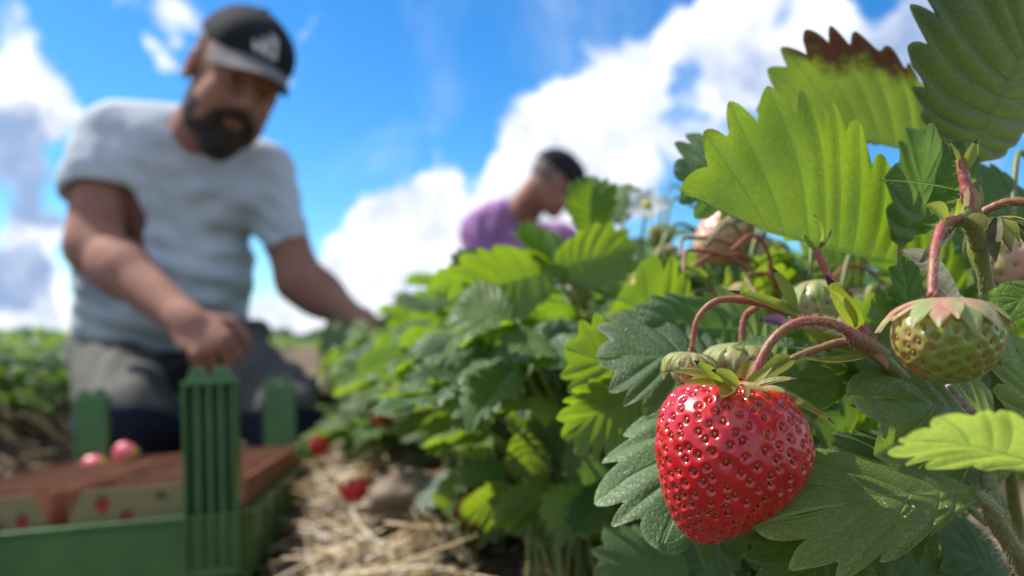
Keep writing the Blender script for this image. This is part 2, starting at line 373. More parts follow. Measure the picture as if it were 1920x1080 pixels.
#DEAD#
# far hedge and woods on the horizon
g = G(); xx = np.arange(-1500, 1500, 3.0)
hh = 5.0+6*(vnoise(xx*.05, xx*0, 9)+.5)+3.5*vnoise(xx*.2, xx*0, 10)+2*vnoise(xx*.8, xx*0+3, 11)
yy = 620+60*vnoise(xx*.01, xx*0, 12)
Vs = []; 
prof = [(0, -1), (-6, 0.35), (-4, .7), (0, .93), (5, 1.0), (12, .7), (18, -.1)]
for j, (dy, hz) in enumerate(prof):
    Vs += [(x, y+dy+2*float(vnoise(x*.5, j*3.1, 4)), h*hz*(1+.18*float(vnoise(x*.33, j*2.0, 14)))) for x, y, h in zip(xx, yy, hh)]
n = len(xx)
g.add(Vs, [(j*n+i, j*n+i+1, (j+1)*n+i+1, (j+1)*n+i) for j in range(len(prof)-1) for i in range(n-1)])
o = g.obj('distant_woodland', simple('far_trees', (.035, .075, .03), .9, (.06, .11, .04), .25, 1.0, .6)); tag(o, 'low dark line of trees on the far horizon', 'woodland', kind='stuff')

# ------------------------------------------------------------------ leaf geometry
def leaflet(g, base, Yd, a, b, L, W=.42, NT=7.5, na=60, nt=9, pleat=.03, arch=.05, droop=.12, depth=.16, seed=0, mat=0, back=.0, wav=.012, wa=1.0, obo=0.0):
    """one serrated leaflet: base point, midrib direction, direction of each half blade, length, half width ratio"""
    rs = np.random.default_rng(seed); base = np.asarray(base, float)
    Yd = np.asarray(Yd, float)/np.linalg.norm(Yd)
    A = np.linspace(0, 1, na+1)[:, None]; T = np.linspace(0, 1, nt+1)[None, :]
    NV = np.cross(a, Yd)+np.cross(Yd, b); NV /= np.linalg.norm(NV)+1e-9
    Vs = []; UVs = []; Fs = []; off = 0; jit = rs.uniform(.75, 1.25, 40)
    for sgn, sd in ((1, np.asarray(a, float)), (-1, np.asarray(b, float))):
        sd = sd-Yd*(sd@Yd); sd /= np.linalg.norm(sd)
        nrm = np.cross(sd, Yd) if sgn > 0 else np.cross(Yd, sd)
        asym = rs.uniform(.93, 1.07)*(wa if sgn > 0 else 1)
        mY = (.70-.08*obo)*A**1.12
        ph = np.pi*A
        eY = (0.5-.5*np.cos(ph))**(.82-.22*obo)
        eX = W*asym*np.sin(ph)**.78*((.82+.25*A)*(1-obo)+obo*(.42+.75*A))
        UA = A*NT+(.16*np.sin(2*np.pi*A*1.7+seed)+.12*np.sin(2*np.pi*A*3.1+seed*2.3))*np.clip(4*A, 0, 1)*np.clip(5*(1-A), 0, 1)
        p = UA % 1; tooth = np.abs(2*p-1)
        k = np.minimum((A*NT).astype(int), 39); dj = jit[k]
        act = np.clip((A-.14)/.12, 0, 1)
        notch = 1.15*depth*dj*act*tooth**1.8
        tt = T*(1-notch*T**3)
        x = eX*tt*(1+.0*A)
        y = mY+(eY-mY)*tt-.035*np.sin(np.pi*T)*np.sin(ph)
        # teeth lean forward
        y = y+.03*act*T**4*(1-tooth)
        z = pleat*np.sin(np.pi*np.abs(p-.5))*np.sin(np.pi*np.clip(T*.65, 0, 1))**.7*np.sin(ph)**.4
        z = z-droop*x*x/W+arch*4*y*(1-y)
        z = z+wav*np.sin(7*y+rs.uniform(0, 6)+3*T)*T+wav*.8*np.sin(15*y+rs.uniform(0, 6))*T**2
        z = z-back*np.clip(T-.6, 0, 1)**2
        # arch applies along the common normal so the halves share the midrib
        arch_t = (arch*4*y*(1-y))[..., None]
        Pn = base+L*(y[..., None]*Yd+x[..., None]*sd+(z-arch*4*y*(1-y))[..., None]*nrm+arch_t*NV)
        Vs.append(Pn.reshape(-1, 3)); UVs.append(np.stack([np.broadcast_to(UA, Pn.shape[:2]), np.broadcast_to(T, Pn.shape[:2])], -1).reshape(-1, 2))
        for i in range(na):
            for j in range(nt):
                q = off+i*(nt+1)+j; q2 = q+nt+1
                Fs.append((q, q+1, q2+1, q2) if sgn > 0 else (q, q2, q2+1, q+1))
        off += (na+1)*(nt+1)
    g.add(np.concatenate(Vs), Fs, np.concatenate(UVs), mat)

# trifoliate leaf variants for the row plants (crown at the origin, stalk leaning along +x)
def leaf_variant(seed, R, H, size, na, nt, matl):
    rs = np.random.default_rng(seed); g = G()
    end = np.array([R, 0, H]); mid = np.array([R*.25, rs.uniform(-.02, .02), H*.62])
    pts = catmull([(0, 0, 0), mid, end], 5)
    tube(g, pts, [.0019, .0012], 5, 1)
    tip = rs.uniform(.0, .55); Y = np.array([math.cos(tip), rs.uniform(-.25, .25), -math.sin(tip)]); Y /= np.linalg.norm(Y)
    n = np.array([math.sin(tip), rs.uniform(-.3, .3), math.cos(tip)]); n -= Y*(n@Y); n /= np.linalg.norm(n)
    Xd = np.cross(Y, n)
    for ang, sc_ in ((0, 1.0), (rs.uniform(58, 75), .92), (-rs.uniform(58, 75), .92)):
        th = math.radians(ang); yd = Y*math.cos(th)+Xd*math.sin(th); fo = rs.uniform(.1, .55)
        nn = n+.25*rs.normal(size=3); nn -= yd*(nn@yd); nn /= np.linalg.norm(nn)
        xd = np.cross(yd, nn)
        a = xd*math.cos(fo)+nn*math.sin(fo); b = -xd*math.cos(fo)+nn*math.sin(fo)
        leaflet(g, end+yd*.004, yd, a, b, size*sc_, rs.uniform(.38, .46), rs.choice([6.5, 7.5, 8.5]), na, nt, .035, rs.uniform(-.05, .1), .2, .17, seed*7+int(ang), 0, rs.uniform(0, .5), .02)
    return g.mesh('leaf', [matl, STEM_G])
VAR = []; VARF = []
rs0 = np.random.default_rng(3)
for k in range(12):
    R = rs0.uniform(.05, .17); H = rs0.uniform(.13, .25) if k < 9 else rs0.uniform(.05, .1)
    ml = [LEAF, LEAF_Y, LEAF, LEAF_Y, LEAF, LEAF_D][k % 6]
    VAR.append((leaf_variant(100+k, R, H, rs0.uniform(.036, .057), 32, 5, ml), R, H))
for k in range(6):
    R = rs0.uniform(.05, .16); H = rs0.uniform(.1, .25)
    VARF.append((leaf_variant(200+k, R, H, rs0.uniform(.048, .066), 15, 2, [LEAF, LEAF_D, LEAF_Y][k % 3]), R, H))

SIL = np.array([(0, 640), (140, 660), (560, 690), (600, 655), (640, 625), (720, 600), (780, 575), (850, 500), (930, 470), (1000, 445), (1060, 440), (1150, 425), (1240, 400), (1330, 400), (1420, 400), (1560, 420), (1920, 400)], float)
def rowplant(x, y, nleaf, scale, name_label, group, variants, clear=True, tall=1.0, low=0):
    z = float(gz(x, y))
    o = None; made = 0; tries = 0
    while made < nleaf and tries < nleaf*6:
        tries += 1
        me, R, H = variants[RNG.integers(len(variants))] if made < nleaf-low else VAR[9+RNG.integers(3)]
        az_ = RNG.uniform(0, 2*math.pi); s = scale*RNG.uniform(.75, 1.15); s2 = s*tall*(1.25 if RNG.random() < .6 else 1.0)
        tl = RNG.normal(0, .16)
        M = Matrix.Rotation(az_, 4, 'Z') @ Matrix.Rotation(tl, 4, 'Y') @ Matrix.Diagonal((s, s, s2, 1))
        pw = np.array((Matrix.Translation((x, y, z)) @ M) @ Vector((R+.02, 0, H)))
        u, v, d = proj(pw)
        if d < .40: continue
        rad = .042*s/d*F
        if y < 3.5 and u < 1180 and abs(x-(S0/CP-K*y)) < .3:
            if v+rad*.7 > np.interp(u, [560, 600, 640, 850, 880, 1060, 1180], [600, 800, 850, 840, 905, 950, 1010]): continue
            if u-rad < 575 and v > 640: continue
        if clear:
            lim = np.interp(u, SIL[:, 0], SIL[:, 1])
            if v-.022/d*F < lim-8: continue
            if d < .5 and 1000 < u < 1620 and v > 560 and d < .44: continue
        if not made: o = empty('strawberry_plant', (x, y, z), name_label, 'strawberry plant', group)
        lf = inst(me, 'leaf', o, Matrix.Translation((RNG.normal(0, .012), RNG.normal(0, .012), 0)) @ M); made += 1
    return o
ORD = ['first','second','third','fourth','fifth','sixth','seventh','eighth','ninth','tenth','eleventh','twelfth','thirteenth','fourteenth','fifteenth','sixteenth','seventeenth','eighteenth','nineteenth','twentieth','twenty-first','twenty-second','twenty-third','twenty-fourth','twenty-fifth','twenty-sixth','twenty-seventh','twenty-eighth','twenty-ninth','thirtieth']
ORD += ['thirty-'+q for q in ORD[:9]]+['fortieth']+['forty-'+q for q in ORD[:9]]+['fiftieth']
PL = []; LOW = VAR[9:12]
k = 0; y = .50
while y < 3.6:
    for sx in ((-.07, .09) if y < 2 else (0,)):
        yy_ = y+RNG.uniform(-.03, .03)+(.1 if sx > 0 else 0)
        x = (S0+sx+RNG.normal(0, .02))/CP-K*yy_
        PL.append((x, yy_))
    y += .2 if y < 1.6 else .24
for i, (x, y) in enumerate(PL):
    rowplant(x, y, 78 if y < 1.6 else 54, 1.0, f'{ORD[i]} leafy strawberry plant of the main row, counted away from the big ripe berry', 'strawberry plants in the main row', VAR, low=18 if y < 2 else 8)
# low skirt leaves along the straw edge
y = 3.8; q_ = -1
while y < 16:
    q_ += 1
    x = (S0+RNG.normal(0, .03))/CP-K*y
    rowplant(x, y, 12, 1.0, f'{ORD[q_]} of the far strawberry plants of the main row, counted away from the camera', 'far plants of the main row', VARF)
    y += .3
y = 1.15; q_ = -1
while y < 12:
    q_ += 1
    x = (S0-SP+.05+RNG.normal(0, .05))/CP-K*y
    near = y < 3.5
    rowplant(x, y, 44 if near else 14, 1.25 if near else 1.0, f'{ORD[q_]} strawberry plant of the left row behind the kneeling man, counted from the camera' , 'strawberry plants in the left row', VAR if near else VARF, clear=True, low=12 if near else 0)
    y += .24
y = 1.6; q_ = -1
while y < 9:
    q_ += 1
    x = (S0+SP+RNG.normal(0, .05))/CP-K*y
    rowplant(x, y, 10, 1.0, f'{ORD[q_]} strawberry plant of the right row hidden behind the main row, counted from the camera', 'strawberry plants in the right row', VARF)
    y += .34
# the further rows, too small to tell apart: one mesh
g = G()
for me_i in (0,):
    pass
rowV = []
for r in (-4, -3, -2, 2, 3):
    y = 2.5 if r > -4 else 5
    while y < 30:
        x = (S0+r*SP+RNG.normal(0, .05))/CP-K*y
        rowV.append((x, y)); y += .3 if y < 12 else .5
for r in (-1, 0, 1):
    y = 12 if r == -1 else (16 if r == 0 else 9)
    while y < 40:
        rowV.append(((S0+r*SP+RNG.normal(0, .05))/CP-K*y, y)); y += .4
Vs = []; Fs = []; Us = []; c0 = 0
for (x, y) in rowV:
    z = float(gz(x, y))
    for q in range(26):
        a = RNG.uniform(0, 6.28); r = .2*math.sqrt(RNG.random()); h = RNG.uniform(.08, .27)*(1-.6*(r/.2)**2)+.02; s = RNG.uniform(.035, .06)
        c = np.array([x+r*math.cos(a), y+r*math.sin(a), z+h]); nrm = np.array([RNG.normal(0, .5), RNG.normal(0, .5), 1]); nrm /= np.linalg.norm(nrm)
        A1 = np.cross(nrm, (math.cos(a*3), math.sin(a*3), 0)); A1 /= np.linalg.norm(A1); B1 = np.cross(nrm, A1)
        Vs += [c-A1*s, c-B1*s*.8, c+A1*s, c+B1*s*.8]; Us += [(1, .3), (1.2, .6), (1, .9), (1.3, .5)]; Fs.append((c0, c0+1, c0+2, c0+3)); c0 += 4
g.add(Vs, Fs, Us); o = g.obj('far_strawberry_rows', LEAF); tag(o, 'far rows of strawberry plants merging into a green field', 'crop rows', kind='stuff')

DRY = simple('dead_leaf_brown', (.16, .085, .04), .85, (.28, .18, .10), 60, .0006, 400, transl=(.3, .15, .05))
g = G(); leaflet(g, (0, 0, 0), (1, .1, .1), (0, -.8, .5), (0, .8, .6), .05, .4, 6.5, 24, 4, .05, .2, .3, .2, 5, 0, .6, .06)
DM = g.mesh('dead_leaf', [DRY])
DL = ORD[:26]
for k in range(26):
    y = .5+1.6*(k/25)+RNG.uniform(-.04, .04); x = (S0-RNG.uniform(.08, .33))/CP-K*y; z = float(gz(x, y))+RNG.uniform(.010, .03)
    o = inst(DM, 'dead_leaf', None, Matrix.Translation((x, y, z)) @ Matrix.Rotation(RNG.uniform(0, 6.28), 4, 'Z') @ Matrix.Rotation(RNG.normal(0, .5), 4, 'X') @ Matrix.Scale(RNG.uniform(.6, 1.1), 4))
    tag(o, f'{DL[k]} brown dead leaf on the straw along the main row, counted away from the camera', 'dead leaf', 'dead leaves on the straw along the main row')

# ------------------------------------------------------------------ hero plant
hero = empty('strawberry_plant', tuple(P(1930, 1180, .33)), 'nearest strawberry plant, whose large serrated leaves frame the big ripe berry', 'strawberry plant')
hp = np.array(hero.location)
def L2(o):                      # parent to the hero plant keeping the world position
    o.parent = hero; o.location = Vector(np.array(o.location)-hp); return o
def hleaf(bs, tp, a, b, W=.42, m=LEAF, NT=7.5, arch=.04, pleat=.03, droop=.1, depth=.15, seed=0, na=90, nt=14, back=.1, wav=.012, label=None, petiole=None, pmat=STEM_G, pr=.0011, parent=True, wa=1.0, obo=0.0):
    B = P(*bs); T = P(*tp); Lh = np.linalg.norm(T-B); root = bpy.data.objects.new('leaf', None) if False else None
    g = G(); leaflet(g, B, (T-B)/Lh, CV(*a), CV(*b), Lh, W, NT, na, nt, pleat, arch, droop, depth, seed, 0, back, wav, wa, obo)
    # midrib as a raised ridge below the blade
    if petiole: tube(g, catmull([B]+[P(*q) for q in petiole], 6), [pr*.8, pr, pr*1.25], 8, 1)
    o = g.obj('leaf', [m, pmat], None, True, origin=B)
    if label: o['label'] = label
    if parent: L2(o)
    return o
up_, dn_ = (0, 1, 0), (0, -1, 0)
# A large back-lit leaflet
hleaf((1690,492,.285), (1284,362,.272), (0,.3,-1), (-.1,1,.12), .62, LEAF_Y, 9.5, arch=-.06, seed=1, wa=.4, depth=.15, pleat=.022, droop=.04, wav=.018, label='large backlit yellow green leaf above the berries', petiole=[(1745,570,.29),(1800,720,.31),(1870,960,.33)])
hleaf((1430,330,.33), (1268,318,.325), (0,.9,-.5), (0,-.9,.2), .6, LEAF_D, 5.5, seed=2, depth=.2)
# B browned leaflet behind
hleaf((1800,300,.335), (1428,212,.325), (0,.3,-1), (.05,1,-.1), .50, LEAF_B, 10.5, arch=-.03, seed=3, wa=.5, depth=.12, pleat=.014, droop=.04, label='leaf with a browned withered upper edge', petiole=[(1830,420,.335),(1870,700,.34),(1900,1000,.34)])
# C top right
hleaf((1812,300,.285), (2010,-110,.262), (.6,-.6,-.6), (-.75,.6,.35), .60, LEAF_T, 9.5, arch=.02, seed=4, pleat=.035, droop=.2, label='tall pleated grey green leaf at the top right', petiole=[(1815,420,.29),(1860,620,.3),(1890,900,.32)])
# D folded leaf
hleaf((1688,462,.275), (1752,238,.27), (.7,.1,-.75), (-1,0,.25), .36, LEAF_D, 5.5, seed=5, pleat=.05, petiole=[(1692,520,.28),(1720,640,.3)])
hleaf((1700,440,.285), (1800,270,.28), (.8,-.4,.3), (-.8,.5,-.3), .35, LEAF, 5.5, seed=6)
# E small leaves in the middle right
hleaf((1702,612,.262), (1690,482,.258), (.9,.1,-.4), (-.7,0,.5), .40, LEAF, 4.5, seed=7)
hleaf((1690,610,.262), (1637,560,.255), (.5,-.5,-.3), (-.4,.6,.2), .35, LEAF, 3.5, seed=8)
# leaf behind the ripe berry
hleaf((1345,745,.298), (1240,1022,.250), (-1,-.1,.1), (1,.1,-.35), .46, LEAF_D, 6.5, arch=.06, seed=9, depth=.17, pleat=.03, droop=.25, label='blue green serrated leaf directly behind the ripe berry')
hleaf((1385,690,.292), (1128,668,.285), (0,.62,-.78), (0,-.62,.78), .58, LEAF_D, 7.5, arch=.05, seed=10, depth=.17, pleat=.04)
hleaf((1400,620,.31), (1190,615,.30), (0,.8,-.3), (0,-.9,.3), .36, LEAF_D, 6.5, seed=11)
# bright leaves left of it
hleaf((1225,715,.335), (1062,652,.33), (0,-1,.1), (0,1,-.1), .5, LEAF_Y, 6.5, seed=12, depth=.2)
hleaf((1225,720,.33), (1056,815,.325), (-.6,-.8,.2), (.5,.9,.1), .42, LEAF_Y, 7.5, seed=13, depth=.2, petiole=[(1300,690,.33)])
hleaf((1290,622,.365), (1160,560,.36), (0,-.4,-.9), (.25,1,.1), .8, LEAF_Y, 4.5, seed=14, depth=.2, arch=-.02)
hleaf((1470,690,.3), (1300,590,.33), (0,-1,.1), (0,1,-.1), .45, LEAF_Y, 6.5, seed=15)
# right side leaves
hleaf((1885,800,.285), (1606,742,.25), (.05,1,-.55), (.1,-.9,.45), .42, LEAF_G, 6.5, seed=16, arch=.06, petiole=[(1920,880,.30)], label='dark green leaf half in shadow under the green berry')
hleaf((1780,770,.29), (1588,688,.26), (.2,1,-.2), (0,-.9,.4), .3, LEAF_D, 5.5, seed=17)
hleaf((1975,870,.245), (1893,628,.25), (.9,.1,-.3), (-.8,0,.4), .42, LEAF_G, 6.5, seed=18)
hleaf((1980,470,.31), (1790,330,.315), (.3,.9,-.4), (-.1,-.9,.4), .42, LEAF_D, 6.5, seed=19)
hleaf((1990,540,.2), (1852,583,.198), (0,.8,-.6), (0,-.7,.6), .3, LEAF_Y, 4.5, seed=20)
hleaf((1600,690,.262), (1476,752,.25), (.2,.7,-.4), (-.2,-.7,.5), .26, LEAF_Y, 3.5, seed=21, depth=.08)
# big lower right leaf
hleaf((1838,925,.245), (1428,985,.222), (-.05,.62,-.78), (.2,-.62,.75), .30, LEAF_G, 5.5, seed=22, wa=1.15, obo=1.0, arch=.07, pleat=.016, depth=.17, label='broad shiny leaf reaching left below the ripe berry', petiole=[(1862,955,.247)], pr=.0016)
hleaf((1660,975,.242), (1430,1120,.228), (-.1,.9,-.3), (.1,-.8,.5), .42, LEAF, 6.5, seed=23)
hleaf((1840,905,.262), (1560,848,.25), (.0,.9,-.6), (.0,-.8,.4), .22, LEAF_D, 6.5, seed=24)
# pale near leaf
hleaf((1975,880,.175), (1700,822,.168), (0,-.5,-.8), (.05,.75,.6), .36, LEAF_P, 5.5, seed=25, depth=.2, label='pale out of focus leaf closest to the camera at the right edge', petiole=[(1990,960,.19),(1940,1100,.23)])
# fill behind
for (bs, tp, a, b, W, m, sd) in [
 ((1620,520,.40),(1500,450,.39),(0,-.8,.4),(0,.8,-.3),.45,LEAF_Y,30), ((1560,430,.36),(1440,360,.36),(0,-.7,.5),(0,.9,.1),.5,LEAF_D,31),
 ((1800,560,.36),(1640,440,.36),(.3,-.8,.2),(-.2,.8,.2),.45,LEAF_Y,32), ((1500,560,.42),(1390,520,.4),(0,-.8,.4),(0,.8,.3),.5,LEAF,33),
 ((1560,860,.33),(1690,780,.34),(0,-.8,.5),(0,.8,.3),.45,LEAF_Y,34), ((1680,900,.36),(1540,790,.33),(.5,.8,0),(-.5,-.8,.3),.42,LEAF_D,35),
 ((1760,1060,.33),(1600,1000,.32),(0,.8,-.5),(0,-.8,.5),.45,LEAF_D,36), ((1900,1100,.34),(1760,1010,.33),(0,.8,-.5),(0,-.8,.5),.45,LEAF_D,37),
 ((1370,1000,.38),(1290,1100,.36),(-.8,.1,-.2),(.8,0,.3),.42,LEAF_D,38), ((1290,1060,.36),(1120,1085,.34),(0,.8,-.5),(0,-.8,.5),.46,LEAF_D,39),
 ((1880,760,.33),(1800,600,.33),(.8,.1,.3),(-.8,.1,.3),.42,LEAF_D,40), ((1720,700,.38),(1560,600,.37),(0,-.8,.4),(0,.8,.2),.45,LEAF,41),
 ((1640,330,.44),(1560,380,.43),(0,.8,-.5),(0,-.8,.5),.5,LEAF_Y,42), ((1960,660,.36),(1830,500,.35),(.7,-.5,.2),(-.7,.5,.2),.42,LEAF,43),
 ((1500,660,.42),(1330,560,.42),(.2,-.8,.4),(-.2,.8,.2),.45,LEAF_Y,44), ((1480,480,.47),(1330,490,.46),(0,.8,-.4),(0,-.8,.4),.5,LEAF_D,45),
 ((1700,830,.4),(1520,720,.39),(.3,.8,-.3),(-.3,-.8,.4),.45,LEAF,46), ((1920,420,.38),(1780,470,.37),(0,.8,-.4),(0,-.8,.4),.45,LEAF,47)]:
    hleaf(bs, tp, a, b, W, m, 6.5, seed=sd, na=60, nt=8)
rg = np.random.default_rng(77)
for k in range(46):
    u = rg.uniform(1240, 1900); v = rg.uniform(440, 1000); d = rg.uniform(.34, .50); an = rg.uniform(0, 6.28); ln = rg.uniform(.02, .034)*F/d
    if v < 560: v = rg.uniform(500, 600); 
    tp_ = (u+math.cos(an)*ln, v+math.sin(an)*ln*.7, d+rg.uniform(-.03, .02)); t_ = rg.uniform(-.4, .6)
    o = hleaf((u, v, d), tp_, (-math.sin(an), math.cos(an), .3+t_), (math.sin(an), -math.cos(an), .3-t_), rg.uniform(.34, .46), [LEAF_Y, LEAF, LEAF_G, LEAF_Y, LEAF, LEAF_D][k % 6], 6.5, seed=500+k, depth=.2, na=48, nt=7, petiole=[(u*.7+1750*.3, v+110, d+.03), (u*.4+1800*.6, v+330, d+.05)] if k % 2 == 0 else None, pr=.0008)
# mid distance leaves that stand out
def mleaf(*args, **kw): return hleaf(*args, na=60, nt=8, parent=False, **kw)
mp = empty('strawberry_plant', tuple(P(1090, 900, .62)), 'strawberry plant holding up broad bright leaves in front of the man in purple', 'strawberry plant')
mpl = np.array(mp.location)
for (bs, tp, a, b, W, m, sd, pet) in [
 ((1038,508,.50),(845,560,.49),(0,-.8,.3),(0,.85,.3),.45,LEAF_Y,50,[(1070,560,.51),(1100,640,.54),(1120,800,.58)]),
 ((1036,505,.50),(968,440,.52),(.5,-.1,.7),(-.6,.5,.4),.5,LEAF_Y,51,None),
 ((1040,505,.50),(1190,462,.49),(0,.8,.2),(.2,-.9,.3),.46,LEAF_Y,52,None),
 ((1105,440,.52),(1110,332,.52),(.9,0,.4),(-.9,0,.1),.52,LEAF_Y,53,[(1100,520,.55),(1100,700,.58)]),
 ((1150,420,.54),(1180,345,.56),(.9,0,.1),(-.9,0,-.3),.4,LEAF_D,54,None),
 ((885,690,.60),(755,765,.58),(-.2,-.9,.3),(.3,.9,.2),.5,LEAF_Y,55,[(940,700,.62),(1000,800,.65)]),
 ((885,690,.60),(765,680,.60),(0,-.9,.3),(0,.9,.1),.4,LEAF_D,56,None),
 ((1045,600,.50),(955,720,.47),(-.7,-.6,.3),(.7,.6,.3),.55,LEAF_D,57,[(1070,620,.52),(1110,760,.56)]),
 ((1040,600,.50),(1075,730,.47),(-.8,.1,.3),(.8,0,.3),.4,LEAF_D,58,None),
 ((920,785,.55),(790,832,.53),(0,.8,-.4),(0,-.8,.5),.28,LEAF_Y,59,[(960,800,.57)]),
 ((985,905,.5),(855,912,.48),(0,.8,-.5),(0,-.8,.6),.4,LEAF_D,60,[(1040,880,.55)]),
 ((1055,885,.46),(928,972,.44),(0,.8,-.3),(0,-.7,.5),.2,LEAF_P,61,None),
 ((1130,790,.44),(1060,830,.43),(0,.8,-.3),(0,-.7,.5),.4,LEAF,62,None),
 ((1150,900,.42),(1075,1000,.40),(-.9,0,.2),(.9,0,.2),.3,LEAF,63,None),
 ((1090,520,.56),(980,470,.58),(0,-.8,.4),(0,.8,.2),.5,LEAF_D,64,None),
 ((940,500,.66),(845,500,.64),(0,.8,-.4),(0,-.8,.5),.42,LEAF_D,65,None)]:
    o = mleaf(bs, tp, a, b, W, m, 6.5, seed=sd, petiole=pet); o.parent = mp; o.location = Vector(np.array(o.location)-mpl)
rf = np.random.default_rng(12)
for k in range(34):
    u = rf.uniform(850, 1160); v = rf.uniform(740, 960)+(u-1000)*.06; d = rf.uniform(.42, .62); an = rf.uniform(0, 6.28); ln = rf.uniform(.032, .05)*F/d
    if u < 900: d += .1
    tp_ = (u+math.cos(an)*ln, min(v+abs(math.sin(an))*ln*.8, 1000), d+rf.uniform(-.03, .02)); t_ = rf.uniform(-.3, .6)
    ax_d = np.array([-math.sin(an), -math.cos(an)*1.0]); 
    o = mleaf((u, v, d), tp_, (ax_d[0], -ax_d[1], .3+t_), (-ax_d[0], ax_d[1], .3-t_), rf.uniform(.36, .46), [LEAF_D, LEAF, LEAF_D, LEAF_Y, LEAF, LEAF_B, LEAF_T][k % 7], 6.5, seed=300+k, depth=.2, petiole=[(u*.6+1050*.4, v*.75+240, d+.03), (1060, 1010, d+.08)] if k % 2 else None)
    o.parent = mp; o.location = Vector(np.array(o.location)-mpl)
# leaf by the crate and the dark leaf under the reaching hand
o = mleaf((640,800,1.15), (556,850,1.12), (0,.8,-.5), (0,-.8,.5), .3, LEAF_Y, 5.5, seed=70, petiole=[(680,830,1.2),(720,900,1.25)])
tag(o, 'bright pointed strawberry leaf poking out beside the crate corner', 'leaf')
o = mleaf((628,595,1.62), (634,695,1.58), (.9,0,.3), (-.9,0,.3), .34, LEAF_D, 6.5, seed=71, petiole=[(650,600,1.65),(700,720,1.7)])
tag(o, 'dark shaded strawberry leaf hanging below the reaching hand', 'leaf')

hairs = G()
def add_hairs(pts, r, n, ln=.0013):
    pts = np.asarray(pts); T = np.gradient(pts, axis=0); T /= np.linalg.norm(T, axis=1)[:, None]
    for _ in range(n):
        i = RNG.integers(len(pts)-1); f = RNG.random(); p = pts[i]*(1-f)+pts[i+1]*f; t = T[i]
        d = RNG.normal(size=3); d -= t*(d@t); d /= np.linalg.norm(d); rr = r if np.ndim(r) == 0 else np.interp((i+f)/len(pts), np.linspace(0, 1, len(r)), r)
        q = p+d*rr*.95; e = q+(d+.5*RNG.normal(size=3))*ln*RNG.uniform(.5, 1.1); s = np.cross(d, t)*.00004
        hairs.add([q-s, q+s, e+s*.3, e-s*.3], [(0, 1, 2, 3)])
def stalk(pts, r, m, name='flower_stalk', nh=250, parent=hero, label=None, sides=14, ln=.0013):
    W = catmull([P(*p) for p in pts], 10); g = G(); r_ = np.asarray(r if np.ndim(r) else [r, r], float)
    i = np.linspace(0, 1, len(W)); rr = np.interp(i, np.linspace(0, 1, len(r_)), r_)*(1+.05*np.sin(i*37)+.04*np.sin(i*91+1))
    tube(g, W, rr, sides, 0); o = g.obj(name, m, None, True, origin=W[0])
    if parent is not None: o.parent = parent; o.location = Vector(W[0]-np.array(parent.location))
    if label: o['label'] = label
    if nh: add_hairs(W, r_, nh, ln)
    return o
def sepal_geo(g, B, T, nrm, w, curl=.1, n=10, mat=0, tipmat=None, fold=.35):
    B = np.asarray(B); T = np.asarray(T); Y = T-B; Lh = np.linalg.norm(Y); Y = Y/Lh; nrm = np.asarray(nrm)-Y*(np.asarray(nrm)@Y); nrm /= np.linalg.norm(nrm); Xd = np.cross(Y, nrm)
    Vs = []; Fs = []; UV = []
    for i in range(n+1):
        t = i/n; ww = w*Lh*(math.sin(math.pi*min(1, t*.86+.12)))**.85*(1-.25*t); c = B+Y*t*Lh+nrm*Lh*curl*4*t*(1-t)
        if i == n: ww = w*Lh*.03
        for q in (-1, -.5, 0, .5, 1): Vs.append(c+Xd*ww*q+nrm*ww*fold*abs(q)**1.3); UV.append((1, abs(q)))
    for i in range(n):
        for j in range(4): a = i*5+j; Fs.append((a, a+1, a+6, a+5))
    k = len(Fs); g.add(Vs[:], Fs, UV, mat)
    if tipmat is not None:
        for q in range(k-8, k): g.m[len(g.m)-k+q] = tipmat
def bract(bs, tp, w, nrm=(0, .5, .8), m=SEPAL, curl=.08, tip=True, name='bract', parent=hero, fold=.35):
    g = G(); sepal_geo(g, P(*bs), P(*tp), CV(*nrm), w, curl, 14, 0, 1 if tip else None, fold)
    o = g.obj(name, [m, SEPAL_DRY], None, True, origin=P(*bs))
    if parent is not None: o.parent = parent; o.location = Vector(P(*bs)-np.array(parent.location))
    add_hairs(np.array([P(*bs), .5*(P(*bs)+P(*tp)), P(*tp)]), .0006, 30, .001)
    return o
# trusses
stalk([(1650,668,.25),(1720,735,.27),(1800,830,.30),(1880,960,.32),(1925,1150,.33)], [.0022,.0024,.003], STEM_G)
stalk([(1655,668,.249),(1625,645,.247),(1590,625,.245)], [.0028,.0026,.0019], STEM_R, nh=180)
stalk([(1640,655,.247),(1590,640,.248),(1530,655,.247),(1480,676,.245),(1450,715,.244)], [.0013,.0012,.001,.0009], STEM_R)
bract((1640,662,.246),(1500,670,.243), .085, (0,.9,.5), curl=-.08, tip=False)
bract((1470,672,.245),(1438,700,.24), .3, (0,.3,.9), tip=False)
bract((1485,672,.245),(1410,722,.236), .16, (0,.6,.8), tip=False)
bract((1625,648,.25),(1500,612,.262), .14, (0,-.6,.8), tip=False)
bract((1615,655,.253),(1530,640,.26), .2, (0,.5,.8), SEPAL, tip=False)
stalk([(1640,640,.25),(1570,612,.256),(1500,590,.262),(1440,572,.264),(1385,562,.263),(1340,566,.262),(1308,598,.262),(1297,655,.262)], [.0018,.0016,.0015,.0012,.001,.0009], STEM_P)
bract((1500,592,.26),(1365,545,.256), .09, (0,.5,.8), curl=.05)
bract((1490,585,.26),(1445,500,.262), .16, (.3,0,.9), SEPAL)
stalk([(1420,575,.272),(1400,590,.276),(1392,615,.276),(1392,645,.275)], [.0012,.0012], STEM_P, nh=80)
stalk([(1625,630,.25),(1590,580,.252),(1565,540,.254),(1540,490,.256),(1530,465,.257)], [.0019,.0014,.0012,.0011], STEM_P)
